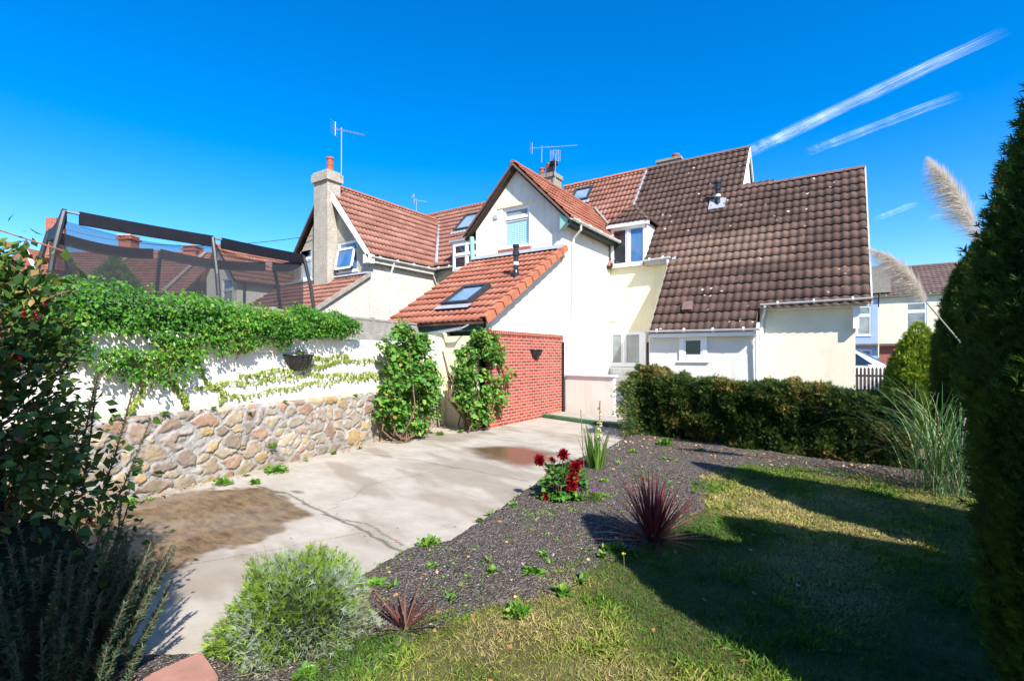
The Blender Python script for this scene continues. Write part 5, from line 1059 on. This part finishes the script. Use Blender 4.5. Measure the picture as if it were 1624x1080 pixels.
grp = 'tall dark conifers along the right side'
conifer('conifer', 'huge dark green conifer filling the right edge in the foreground', .92, 2.65, 3.15, .45, 95000, group=grp, size=.046, zmax=.45, shape=.8)
conifer('conifer', 'low conifer right beside the huge one at the right edge', 1.32, 2.98, 2.55, .48, 14000, size=.10, group=grp, seed=5, zmax=.5)
conifer('conifer', 'broad conifer further along the right border out of view', 1.79, 3.51, 2.8, .62, 14000, size=.11, group=grp, seed=6, zmax=.5)
conifer('conifer', 'outermost conifer of the right border out of view', 2.44, 3.55, 2.75, .60, 12000, size=.12, group=grp, seed=7, zmax=.5)
conifer('conifer', 'conifer on the right border nearest the photographer', 1.97, 2.27, 2.8, .62, 12000, size=.12, group=grp, seed=8, zmax=.5)
conifer('conifer', 'dark conifer deeper in the right border out of view', 1.89, 5.34, 3.85, .62, 14000, size=.13, group=grp, seed=11)
conifer('conifer', 'dark conifer with rusty tips behind the pampas grass', 1.66, 9.02, 3.2, .50, 30000, group=grp, size=.08, seed=14, zmax=.5, shape=.8)
conifer('conifer', 'small golden yellow conifer at the right end of the hedge', 1.22, 11.65, 2.14, .48, 16000, 'golden', size=.085, zmax=.35, seed=21, shape=.8)
conifer('conifer', 'dense conifer standing behind the photographer', 0.0, -1.80, 5.0, .78, 11000, size=.18, seed=31, zmax=.85, shape=.6)
bh_ = thing('sky_blocker_hedge', 'unseen high dark hedge added behind the photographer to block sky light', 'hedge', (2, -6.5, 0)); n = 14000  # out of view, added to cut the sky fill from behind
u_ = rng.random(n)*13-8.5; z_ = rng.random(n)*4.6; P = np.array([CS(a, -6.0, b) for a, b in zip(u_, z_)])+rng.normal(0, .12, (n, 3)); D = nz(en+rng.normal(0, .6, (n, 3))+V3(0, 0, .5))
fol('foliage', scatter(T_SPRAY, P, D, nz(rng.normal(0, 1, (n, 3))), rng.uniform(.15, .3, n), 1.2), M['conifer'], bh_); MB().pbox(CS(-8.5, -6.9, 0), CS(13, 0), CS(0, .85), (0, 0, 4.5)).obj('core', M['core'], bh_)
conifer('garden_tree', 'dark green bushy tree seen through the trampoline net', float(CS(-16.6, 20.5)[0]), float(CS(-16.6, 20.5)[1]), 5.7, 1.35, 16000, 'shrub', size=.20, zmax=.5, cat='tree', seed=41)

# pampas grass
pg_ = thing('pampas_grass', 'pampas grass clump with two pale feathery plumes beside the conifers', 'pampas grass', (.72, 7.15, 0))
parts = []
for q in range(300):
    az = random.uniform(0, 2*math.pi); parts.append(strap((1.05+random.gauss(0, .16), 7.5+random.gauss(0, .16), .02), az, random.uniform(1.05, 1.54), random.uniform(.9, 2.2), random.uniform(.005, .012), random.uniform(1.2, 3.0), 10))
fol('leaves', parts, M['pampas_leaf'], pg_)
def plume(pts, stem, w, seed):
    MB().tube(stem+[pts[0]], [.010]*len(stem)+[.008], 6).obj('stem', M['timber'], pg_)
    pts = np.array(pts); n = 5200; u = rng.random(n)**.85; L = len(pts)-1; f = u*L*.999; i = f.astype(int); fr = (f-i)[:, None]; P = pts[i]*(1-fr)+pts[i+1]*fr; T = nz(pts[np.minimum(i+1, L)]-pts[i]+1e-6)
    side = nz(np.cross(T, rng.normal(0, 1, (n, 3)))); ww = w*np.sin(np.pi*np.clip(u*.93+.07, 0, 1))**.6*(1-.35*u)
    D = nz(T*.9+side*.75+V3(-.3, .05, -.35)); P = P+side*(ww*.35*rng.random(n))[:, None]
    fol('plume', scatter(T_NEEDLE, P, D, nz(rng.normal(0, 1, (n, 3))), ww*rng.uniform(.5, 2.4, n), .16, bend=-.25), M['plume'], pg_)
plume([(1.35, 7.63, 2.92), (1.22, 7.55, 3.22), (1.10, 7.46, 3.46), (.97, 7.37, 3.68), (.83, 7.28, 3.88)], [(1.1, 7.5, .1), (1.3, 7.6, 1.6)], .15, 1)
plume([(.83, 7.28, 2.22), (.72, 7.20, 2.42), (.60, 7.12, 2.60), (.45, 7.03, 2.74), (.27, 6.91, 2.84)], [(1.35, 7.62, 1.30), (1.14, 7.49, 1.78)], .13, 2)

# ================================================================ foreground plants
def tuft(name, label, cat, c, n, L, wd, mat, el=(.3, 1.5), droop=(.3, 1.2), rad=.05, group=None, nseg=6, part='leaves'):
    t_ = thing(name, label, cat, c, group); ps = []
    for q in range(n):
        az = random.uniform(0, 2*math.pi); r = random.uniform(0, rad); ps.append(strap((c[0]+r*math.cos(az), c[1]+r*math.sin(az), c[2]), az+random.gauss(0, .2), random.uniform(*el), random.uniform(*L), random.uniform(*wd), random.uniform(*droop), nseg))
    fol(part, ps, M[mat], t_); return t_
cd = tuft('cordyline', 'spiky dark red cordyline casting its shadow on the bed', 'cordyline', (-1.33, 4.18, .02), 150, (.38, .66), (.016, .026), 'cordyline', (.15, 1.55), (-.1, .7), .05)
MB().tube([(-1.33, 4.18, 0), (-1.33, 4.18, .16)], [.05, .03], 9).obj('trunk', M['bark'], cd)
cd = tuft('cordyline', 'small withered purple cordyline at the front edge of the bed', 'cordyline', (-2.09, 2.01, .02), 36, (.20, .40), (.008, .013), 'dry_cordyline', (.05, 1.2), (.1, .9), .02)
MB().tube([(-2.09, 2.01, 0), (-2.09, 2.01, .12)], [.02, .015], 8).obj('trunk', M['bark'], cd)
gl = tuft('gladiolus', 'upright sword leaved gladiolus with fading cream flower spikes in the bed', 'gladiolus', (-2.85, 6.41, .01), 62, (.42, .70), (.018, .030), 'gladiolus', (1.25, 1.55), (0, .25), .14)
sp_ = MB(); sp_.tube([(-2.80, 6.42, 0), (-2.80, 6.42, .5), (-2.79, 6.42, .98)], .008, 6); sp_.tube([(-2.98, 6.3, 0), (-3.02, 6.28, .85)], .006, 5); sp_.obj('flower_stem', M['twig'], gl)
k = 60; zz = rng.uniform(.45, .95, k); P = np.stack([-2.80+0*zz, 6.42+0*zz, zz], 1); D = nz(rng.normal(0, 1, (k, 3))+V3(0, 0, .5)); fol('flowers', scatter(T_LEAF, P, D, nz(rng.normal(0, 1, (k, 3))), .075-.05*(zz-.45)/.5, 1.2), M['petal_cream'], gl)
# dahlia
dh = thing('dahlia', 'dahlia bush with crimson flowers beside the concrete edge', 'dahlia', (-2.58, 4.79, 0))
P, dd = clump_points(800, (-2.54, 4.84, .21), (.22, .22, .17), 36, .08); k = len(P); P[:, 2] = np.maximum(P[:, 2], .03)
fol('leaves', scatter(T_LEAF, P, nz(dd+rng.normal(0, .5, (k, 3))), nz(V3(0, 0, 1)+rng.normal(0, .5, (k, 3))), rng.uniform(.04, .09, k), 1.3, rng.random(k)*.42), M['shrub'], dh)
m = MB()
FL = [(-2.75, 4.67, .45), (-2.53, 4.82, .51), (-2.41, 4.87, .38), (-2.42, 4.84, .27), (-2.43, 4.83, .18), (-2.67, 4.70, .05), (-2.36, 4.92, .43), (-2.64, 4.76, .46)]
for q in range(14): e = V3(-2.55, 4.8, 0)+rng.normal(0, .12, 3); m.tube([(-2.56+random.gauss(0, .03), 4.8, 0), (e[0], e[1], random.uniform(.2, .45))], .006, 5)
for f in FL: m.tube([(-2.56, 4.8, 0), ((f[0]-2.56)/2, (f[1]+4.8)/2, f[2]*.6), f], .005, 5)
m.obj('stem', M['bark'], dh)
for i, f in enumerate(FL):
    k = 130 if i < 6 else 50; rd_ = .088 if i < 6 else .05; face = nz(V3(.35, -.75, .5)); D = nz(uv_sphere_dirs(k)+face*.75); fol('flower', scatter(T_LEAF, np.repeat([V3(*f)], k, 0), D, nz(rng.normal(0, 1, (k, 3))+face), rng.uniform(.7, 1.05, k)*rd_, .6), M['petal_red'], dh)
vi = thing('violet_flowers', 'small clump of violet flowers beside the dahlia', 'flowers', (-2.32, 4.96, 0)); P, dd = clump_points(260, (-2.30, 4.94, .06), (.15, .1, .06), 20, .05); P[:, 2] = np.abs(P[:, 2]); k = len(P)
fol('leaves', scatter(T_LEAF, P, nz(dd+V3(0, 0, .6)), nz(rng.normal(0, 1, (k, 3))), .035, 1.0), M['weed'], vi)
for fx_, fy_, fz_ in ((-2.38, 4.90, .14), (-2.33, 4.93, .13), (-2.24, 4.97, .14), (-2.22, 4.99, .13), (-2.44, 4.86, .08)):
    fol('flower', scatter(T_LEAF, np.repeat([V3(fx_, fy_, fz_)], 6, 0), nz(uv_sphere_dirs(6)+V3(.2, -.5, .4)), nz(rng.normal(0, 1, (6, 3))), .028, 1.6), M['petal_violet'], vi)
# rounded silver green bush
lv = thing('cotton_lavender', 'rounded silver green bush spilling over the drive in the foreground', 'bush', (-2.46, 1.60, 0))
cL = V3(-2.56, 1.66, .10); n = 19000; d_ = uv_sphere_dirs(n); d_ = d_[d_[:, 2] > -.25]; k = len(d_); rb = 1+.62*(fbm(d_[:, 0]*2.2+5, d_[:, 1]*2.2+d_[:, 2]*2.5, 4, 3)-.5); rb *= rng.uniform(.62, 1.0, k)
P = cL+d_*V3(.40, .40, .35)*rb[:, None]; P[:, 2] = np.maximum(P[:, 2], .02); wnd = V3(.12, -.1, .35)
nzv = fbm(P[:, 0]*6, P[:, 1]*6+P[:, 2]*4, 3, 8); rr = np.clip(.1+.6*rng.random(k)+1.6*(nzv-.5)+.35*sstep(.1, .3, P[:, 0]-cL[0])*(P[:, 2] < .22), 0, 1)
fol('foliage', [scatter(T_BLADE, P, nz(d_*.8+wnd+rng.normal(0, .38, (k, 3))), nz(rng.normal(0, 1, (k, 3))), rng.uniform(.028, .075, k), .06, rr), scatter(T_SPRAY, P[::3], nz(d_[::3]+wnd+rng.normal(0, .3, (len(d_[::3]), 3))), nz(rng.normal(0, 1, (len(d_[::3]), 3))), rng.uniform(.03, .05, len(d_[::3])), 1.6, np.clip(rr[::3]+.25, .5, .93))], M['lavender'], lv)
MB().lathe([(0.001, 0), (.25, 0), (.28, .12), (.24, .26), (.13, .34), (0.001, .36)], (cL[0], cL[1], 0), 16).obj('inner_branches', M['core'], lv)
# rosemary sprigs and berry bush at left, in the shade
ro = thing('rosemary', 'dark rosemary bush with upright sprigs at the lower left', 'rosemary', (-2.9, .75, 0)); ps = []; stm = MB()
def sprig(b, d, L, n=200):
    b, d = V3(*b), nz(V3(*d)); u = rng.random(n); bendv = V3(0, 0, .25)*L; P = b+d*L*u[:, None]+bendv*(u[:, None]**2); T = nz(d*L+2*bendv*u[:, None]); s = nz(np.cross(T, rng.normal(0, 1, (n, 3))))
    stm.tube([b, b+d*L*.5+bendv*.25, b+d*L+bendv], .004, 4); ps.append(scatter(T_BLADE, P, nz(s+T*.8), nz(rng.normal(0, 1, (n, 3))), rng.uniform(.026, .044, n)*(1-.4*u), .19))
for q in range(340):
    a = random.uniform(0, 2*math.pi); r = random.uniform(0, .42); b = (-3.10+r*math.cos(a), .68+r*.85*math.sin(a), random.uniform(.02, .55)*(1-r*1.2)); sprig(b, (math.cos(a)*.6+random.gauss(0, .2), math.sin(a)*.6, 1), random.uniform(.22, .42))
for b, d, L in (((-2.98, .95, .28), (.1, .05, 1), .36), ((-2.93, .98, .22), (.12, 0, 1), .34), ((-2.90, .95, .12), (.1, .02, 1), .36), ((-3.0, .92, .4), (.05, .1, 1), .38), ((-3.1, .9, .7), (.55, .25, .9), .55), ((-3.1, .9, .85), (.35, .2, 1), .5), ((-3.15, .85, .9), (.1, .1, 1), .5), ((-3.15, .82, 1.0), (.25, .15, 1), .42)): sprig(b, d, L, 220)
MB().lathe([(0.001, 0), (.30, 0), (.33, .25), (.24, .6), (.1, .8), (.001, .85)], (-3.14, .66, 0), 12).obj('inner_branches', M['core'], ro); fol('needles', ps, M['rosemary'], ro); stm.obj('stem', M['bark'], ro)
be = thing('berry_bush', 'shaded bush of large leaves and red berries at the left edge', 'bush', (-3.45, .55, 0))
n = 10500; cB = V3(-3.52, .47, 1.18); P, dd = clump_points(n, cB, (.42, .42, 1.10), 180, .15); P = np.concatenate([P, V3(-3.16, .76, .85)+rng.normal(0, 1, (900, 3))*V3(.15, .13, .28), V3(-3.46, .56, 2.06)+rng.normal(0, 1, (260, 3))*V3(.09, .09, .09), V3(-3.30, .70, 1.86)+rng.normal(0, 1, (260, 3))*V3(.09, .09, .12)]); P = P[P[:, 2] > .03]; k = len(P)
fol('leaves', scatter(T_LEAF, P, nz(nz(P-cB)*.6+rng.normal(0, .6, (k, 3))), nz(V3(.3, -.4, .8)+rng.normal(0, .5, (k, 3))), rng.uniform(.028, .072, k), rng.uniform(.8, 1.3, k)), M['berry_leaf'], be)
MB().lathe([(0.001, 0), (.22, 0), (.26, .5), (.24, 1.2), (.10, 1.6), (0.001, 1.7)], (cB[0]-.08, cB[1]-.05, 0), 12).obj('inner_branches', M['core'], be)
m = MB()
for q in range(46): e = cB+uv_sphere_dirs(1)[0]*V3(.48, .48, 1.05); m.tube([(cB[0], cB[1], max(.1, e[2]-.5)), (cB+e)/2+rng.normal(0, .05, 3), e], [.008, .006, .003], 5)
m.tube([(-3.62, .45, 2.2), (-3.45, .62, 2.22), (-3.20, .80, 2.12)], .004, 5); m.tube([(-3.6, .45, 1.6), (-3.35, .7, 1.86), (-3.2, .82, 1.93)], .004, 5)
m.obj('twig', M['twig'], be)
def CSg(r, d, z): return V3(r*c33-d*s33, r*s33+d*c33, z)
for bx in ((-3.22, .72, 1.87), (-3.24, .70, 1.80), (-3.29, .66, 1.80), (-3.33, .60, 1.70), (-3.06, .86, .78), (-3.28, .66, 1.60), (-3.2, .74, 1.0)):
    m = MB()
    for q in range(7):
        c_ = V3(*bx)+rng.normal(0, .011, 3); m.lathe([(0.0005, -.008), (.006, -.006), (.0085, 0), (.006, .006), (.0005, .008)], c_, 8)
    m.obj('berry_cluster', M['berry'], be, smooth=True)
# weeds
WEEDS = [(-6.38, 3.09, .15), (-6.50, 3.86, .20), (-6.07, 3.33, .1), (-6.60, 3.49, .1), (-6.40, 2.14, .09), (-6.37, 2.3, .08), (-6.40, 1.97, .08), (-2.85, 3.04, .12), (-2.54, 2.72, .07), (-2.91, 3.97, .08), (-2.88, 3.77, .06), (-2.24, 3.03, .07), (-2.11, 2.9, .08), (-2.25, 2.96, .05), (-2.2, 2.73, .05), (-2.11, 2.43, .09), (-2.67, 2.3, .09), (-2.54, 2.36, .1), (-2.85, 4.31, .08), (-2.38, 3.54, .05), (-1.94, 3.35, .06), (-1.83, 3.27, .07), (-1.85, 3.05, .1), (-1.52, 3.77, .12), (-1.54, 3.58, .08), (-1.5, 3.12, .11), (-1.53, 2.9, .11), (-1.63, 2.52, .12), (-2.17, 5.15, .08), (-2.68, 6.86, .1), (-2.81, 7.78, .12), (-2.19, 7.55, .11), (-1.91, 8.57, .09), (-2.21, 6.32, .09), (-2.45, 5.77, .09), (-3.02, 4.69, .1), (-2.83, 4.76, .1), (-1.4, 5.87, .09), (-6.86, 5.05, .08), (-6.9, 5.61, .1), (-6.74, 7.47, .13), (-6.6, 7.96, .12), (-1.33, 4.36, .1), (-6.78, 4.49, .06), (-2.56, 8.75, .22), (-2.75, 1.30, .10), (-2.2, 1.45, .09), (-2.63, 1.32, .08)]
LONE = 'low green weed growing beside the drive or in the bed'
def place_word(x, y):
    return ('at the foot of the stone wall' if x < -5.5 else 'on the concrete edge of the bed' if x < -2.7 and y < 6 else 'in front of the hedge' if y > 7 else 'in bare soil of the bed' if x < -1.7 else 'where the bed meets the lawn')
protos = []
def weed_mesh(kind):
    ps = []
    if kind == 0:
        k = 46; az = rng.uniform(0, 2*np.pi, k); el = rng.uniform(.1, 1.3, k); r = rng.random(k)*.35; P = np.stack([np.cos(az)*r, np.sin(az)*r, rng.random(k)*.35], 1); D = np.stack([np.cos(az)*np.cos(el), np.sin(az)*np.cos(el), np.sin(el)], 1); ps.append(scatter(T_LEAF, P, D, nz(V3(0, 0, 1)+rng.normal(0, .3, (k, 3))), rng.uniform(.35, .7, k), 1.2, bend=-.2))
    elif kind == 1:
        for q in range(16): ps.append(strap((0, 0, 0), random.uniform(0, 6.28), random.uniform(.3, 1.1), random.uniform(.7, 1.2), .22, random.uniform(.4, 1.3), 5))
    else:
        k = 150; P = np.clip(rng.normal(0, .30, (k, 3)), -.55, .55)*V3(1, 1, .6); P[:, 2] = np.abs(P[:, 2]); D = nz(P+V3(0, 0, .4)+rng.normal(0, .3, (k, 3))); ps.append(scatter(T_LEAF, P, D, nz(V3(0, 0, 1)+rng.normal(0, .4, (k, 3))), rng.uniform(.18, .4, k), 1.2))
    v, f, r = join(ps); return fast_mesh('weed', v, f, {'rnd': ('FLOAT', r)})
wm = [weed_mesh(i) for i in (0, 1, 2, 0, 1, 2, 0, 1, 2)]
for q in wm: q.materials.append(M['weed'])
for i, (x, y, s_) in enumerate(WEEDS):
    x += .0; kd = 2 if s_ >= .12 else (i % 2)
    o_ = bpy.data.objects.new('weed', wm[kd+3*(i % 3)]); C.objects.link(o_); o_.location = (x, y, .015 if x > -3 else .0); o_.scale = (s_*random.uniform(.8, 1.2), s_*random.uniform(.8, 1.2), s_*random.uniform(.7, 1.3)); o_.rotation_euler = (0, 0, random.uniform(0, 6.28))
    tag(o_, ('broad leafy' if kd == 0 else 'spiky rosette' if kd == 1 else 'bushy bright green')+' weed '+place_word(x, y), 'weed', 'weeds along the wall, bed and lawn edge')
for i, (sv, zv, sz_v) in enumerate([(4.9, .92, .07), (5.5, .93, .05), (6.0, .80, .06), (6.6, .92, .05), (8.1, .90, .06), (9.3, .55, .10), (9.9, .35, .12), (6.35, .28, .12), (4.4, .93, .08)]):
    q = WP(sv, .03, zv); o_ = bpy.data.objects.new('weed', wm[(2, 5, 0)[i % 3]]); C.objects.link(o_); o_.location = q; o_.scale = (sz_v,)*3; o_.rotation_euler = (0, 0, i*1.7); tag(o_, 'small weed rooted in the joints of the rough stone wall', 'weed', 'weeds rooted in the stone wall')
# seedlings and litter that nobody could count
k = 5200; x = rng.uniform(-3.3, -.3, k); y = rng.uniform(1.6, 9.3, k); pm = fbm(x*2.4+3, y*2.4, 4, 123); kp = (sdf(x, y, BED) > .02) & (rng.random(k) < sstep(.50, .68, pm)); x, y = x[kp], y[kp]; k = len(x)
P = np.repeat(np.stack([x, y, np.full(k, .022)], 1), 5, 0); k5 = len(P); P = P+rng.normal(0, .012, (k5, 3))*V3(1, 1, 0); tag(fol('seedlings', scatter(T_LEAF, P, nz(rng.normal(0, 1, (k5, 3))*V3(1, 1, .3)+V3(0, 0, .5)), nz(V3(0, 0, 1)+rng.normal(0, .4, (k5, 3))), rng.uniform(.010, .032, k5), 1.2), M['weed']), 'tiny green seedlings spreading over the bare soil', 'weeds', kind='stuff')
k = 260; a_ = rng.random(k); cp = np.array([(-5.96, 3.32), (-5.2, 3.28), (-4.3, 3.12), (-3.6, 2.98), (-2.95, 2.86)]); seg = a_*3.999; i_ = seg.astype(int); P = cp[i_]*(1-(seg-i_)[:, None])+cp[i_+1]*(seg-i_)[:, None]+rng.normal(0, .02, (k, 2)); kp = rng.random(k) < fbm(P[:, 0]*5, P[:, 1]*5, 2, 9)*.8; P = P[kp]; k = len(P)
tag(fol('crack_moss', scatter(T_LEAF, np.column_stack([P, np.full(k, .004)]), nz(rng.normal(0, 1, (k, 3))*V3(1, 1, .4)+V3(0, 0, .3)), nz(V3(0, 0, 1)+rng.normal(0, .4, (k, 3))), rng.uniform(.006, .018, k), 1.2), M['weed']), 'moss and tiny weeds in the crack across the drive', 'moss', kind='stuff')
k = 380; x = rng.uniform(-6.8, -2.9, k); y = rng.uniform(1.0, 9.5, k); kp = (sdf(x, y, CONC) > .03) & (rng.random(k) < .25+.75*(sdf(x, y, CONC) < .35)); x, y = x[kp], y[kp]; k = len(x)
tag(fol('leaf_scraps', scatter(T_LEAF, np.column_stack([x, y, np.full(k, .008)]), nz(rng.normal(0, 1, (k, 3))*V3(1, 1, .1)), nz(V3(0, 0, 1)+rng.normal(0, .25, (k, 3))), rng.uniform(.008, .030, k), 1.1), M['dead_leaf']), 'dry leaf scraps lying on the concrete drive', 'leaves', kind='stuff')
# dandelion
dn = thing('dandelion', 'single yellow dandelion at the shadow edge on the lawn', 'flower', (-1.33, 3.51, 0)); MB().tube([(-1.33, 3.51, 0), (-1.34, 3.52, .12)], .003, 5).obj('stem', M['weed'] and M['bark'], dn)
M['yellow'] = plain('yellow', (.75, .52, .02), (.7, .45, .02), 5, .7, 0)
k = 30; v_, f_, r_ = scatter(T_LEAF, np.repeat([V3(-1.34, 3.52, .12)], k, 0), nz(uv_sphere_dirs(k)*V3(1, 1, .3)+V3(0, -.2, .4)), nz(rng.normal(0, 1, (k, 3))), .018, .5); link('flower', fast_mesh('flower', v_, f_), M['yellow'], dn)
# fallen leaves, petals, pebbles, mown clippings
k = 420; x = rng.uniform(-3.0, -.2, k); y = rng.uniform(1.3, 8.5, k); S = sdf(x, y, BED); S2 = sdf(x, y, LAWN); kp = (S > 0) | (rng.random(k) < .35); x, y = x[kp], y[kp]
x2 = np.concatenate([x, -6.55-.168*(rng.uniform(2, 9, 120)-1.93)+rng.uniform(.03, .2, 120)]); y2 = np.concatenate([y, rng.uniform(2, 9, 120)]); x2[len(x):] = -6.5-.168*(y2[len(x):]-1.93)+rng.uniform(.06, .25, 120); x, y = x2, y2
hx2 = rng.uniform(-3.2, 1.2, 520); x = np.concatenate([x, hx2]); y = np.concatenate([y, 9.0-.2*(hx2+3.4)-rng.random(520)**1.5*1.0+.35])
k = len(x); P = np.stack([x, y, np.full(k, .035)], 1); D = nz(rng.normal(0, 1, (k, 3))*V3(1, 1, .25)); tag(fol('fallen_leaves', scatter(T_LEAF, P, D, nz(V3(0, 0, 1)+rng.normal(0, .4, (k, 3))), rng.uniform(.02, .055, k), 1.2), M['dead_leaf']), 'scattered dry brown leaves on bed and drive edge', 'leaves', kind='stuff')
k = 26; P = np.stack([rng.uniform(-3.6, -3.0, k), rng.uniform(7.7, 8.6, k), np.full(k, .05)], 1); tag(fol('fallen_petals', scatter(T_LEAF, P, nz(rng.normal(0, 1, (k, 3))*V3(1, 1, .3)), nz(V3(0, 0, 1)+rng.normal(0, .5, (k, 3))), rng.uniform(.03, .06, k), 1.6), M['petal_pink']), 'pale pink fallen petals on the drive near the hedge', 'petals', kind='stuff')
m = MB()
for q in range(1500):
    x = random.uniform(-3.0, -1.1); y = random.uniform(1.6, 7.5); r = random.uniform(.004, .011)*(2 if random.random() < .02 else 1)
    if sdf(np.array([x]), np.array([y]), BED)[0] < .06: continue
    z = .02+.006*random.random(); m.add([(x+r*a, y+r*b, z+r*c) for a, b, c in ((1, 0, 0), (0, 1, .1), (-1, .1, 0), (0, -1, 0), (.1, 0, .7), (0, 0, -.7))], [(0, 1, 4), (1, 2, 4), (2, 3, 4), (3, 0, 4), (1, 0, 5), (2, 1, 5), (3, 2, 5), (0, 3, 5)])
M['pebble'] = plain('pebble', (.42, .39, .36), (.20, .17, .15), 40, .9, 0); tag(m.obj('gravel', M['pebble']), 'fine pale grit scattered through the bare soil', 'gravel', kind='stuff')

# ================================================================ vapour trail and wisps high in the sky
t = NT('cirrus'); t.set(t.b, 'Base Color', (1, 1, 1)); t.set(t.b, 'Roughness', 1); tl = t.n('BsdfTranslucent', {'Color': (1, 1, 1, 1)}); tb = t.n('BsdfTransparent')
cell = t.attr('cell', 'Vector'); sp = t.n('SeparateXYZ'); t.set(sp, 0, cell)
mp = t.n('Mapping', {'Scale': (7, 1.5, 1)}); t.set(mp, 'Vector', cell)
nn = t.map(t.noise(1.0, 10, .82, vec=mp.outputs[0], dist=.9), .42, .74); edge = t.map(t.math('ABSOLUTE', t.math('ADD', sp.outputs[1], t.math('MULTIPLY', t.math('SUBTRACT', t.noise(1, 4, vec=mp.outputs[0]), .5), .9))), .0, .85, 1, 0); endf = t.math('MULTIPLY', t.map(sp.outputs[0], 0, .12), t.map(sp.outputs[0], .86, 1, 1, 0))
al = t.math('MULTIPLY', t.math('MULTIPLY', nn, edge), t.math('MULTIPLY', endf, t.attr('rnd')))
ad = t.n('AddShader'); t.t.links.new(t.b.outputs[0], ad.inputs[0]); t.t.links.new(tl.outputs[0], ad.inputs[1]); mx = t.n('MixShader'); t.set(mx, 0, al); t.t.links.new(tb.outputs[0], mx.inputs[1]); t.t.links.new(ad.outputs[0], mx.inputs[2]); t.t.links.new(mx.outputs[0], t.out.inputs[0]); M['cirrus'] = t.m
def trail(name, label, p0, p1, w0, w1, dens, thick=8):
    p0, p1 = V3(*p0), V3(*p1); tt_ = nz(p1-p0); s = nz(np.cross(tt_, V3(0, 0, 1))); Vs, Fs, Cs, Rs = [], [], [], []; n_ = 40; b = 0
    for lay in range(3):
        for i in range(n_+1):
            f = i/n_; c_ = p0+(p1-p0)*f+V3(0, 0, (lay-1)*thick)+s*2*math.sin(f*17+lay); ww = w0+(w1-w0)*f
            for j in range(5): q = j/2-1; Vs.append(c_+s*ww*q+V3(0, 0, thick*(1-q*q)*(1 if lay > 0 else -1)*.5)); Cs.append((f+lay*.01, q, 0)); Rs.append(dens)
        for i in range(n_):
            for j in range(4): a = b+i*5+j; Fs.append((a, a+1, a+6, a+5))
        b += (n_+1)*5
    o_ = link(name, fast_mesh(name, Vs, Fs, {'cell': ('FLOAT_VECTOR', np.array(Cs)), 'rnd': ('FLOAT', np.array(Rs))}, smooth=True), M['cirrus']); tag(o_, label, 'cloud', kind='stuff')
trail('vapour_trail', 'white vapour trail slanting up across the blue sky at right', (-330, 2135, 800), (350, 1665, 800), 52, 18, .36)
trail('vapour_trail', 'fainter vapour streak just below the main trail', (-100, 2130, 760), (300, 1900, 760), 30, 18, .26)
trail('cloud_wisp', 'faint cloud wisp low in the sky right of the brown roof', (170, 3560, 800), (340, 3300, 800), 26, 34, .22)
trail('cloud_wisp', 'second faint cloud wisp near the pampas plume', (430, 3740, 800), (600, 3450, 800), 34, 40, .14)
for me_ in bpy.data.meshes:
    pass
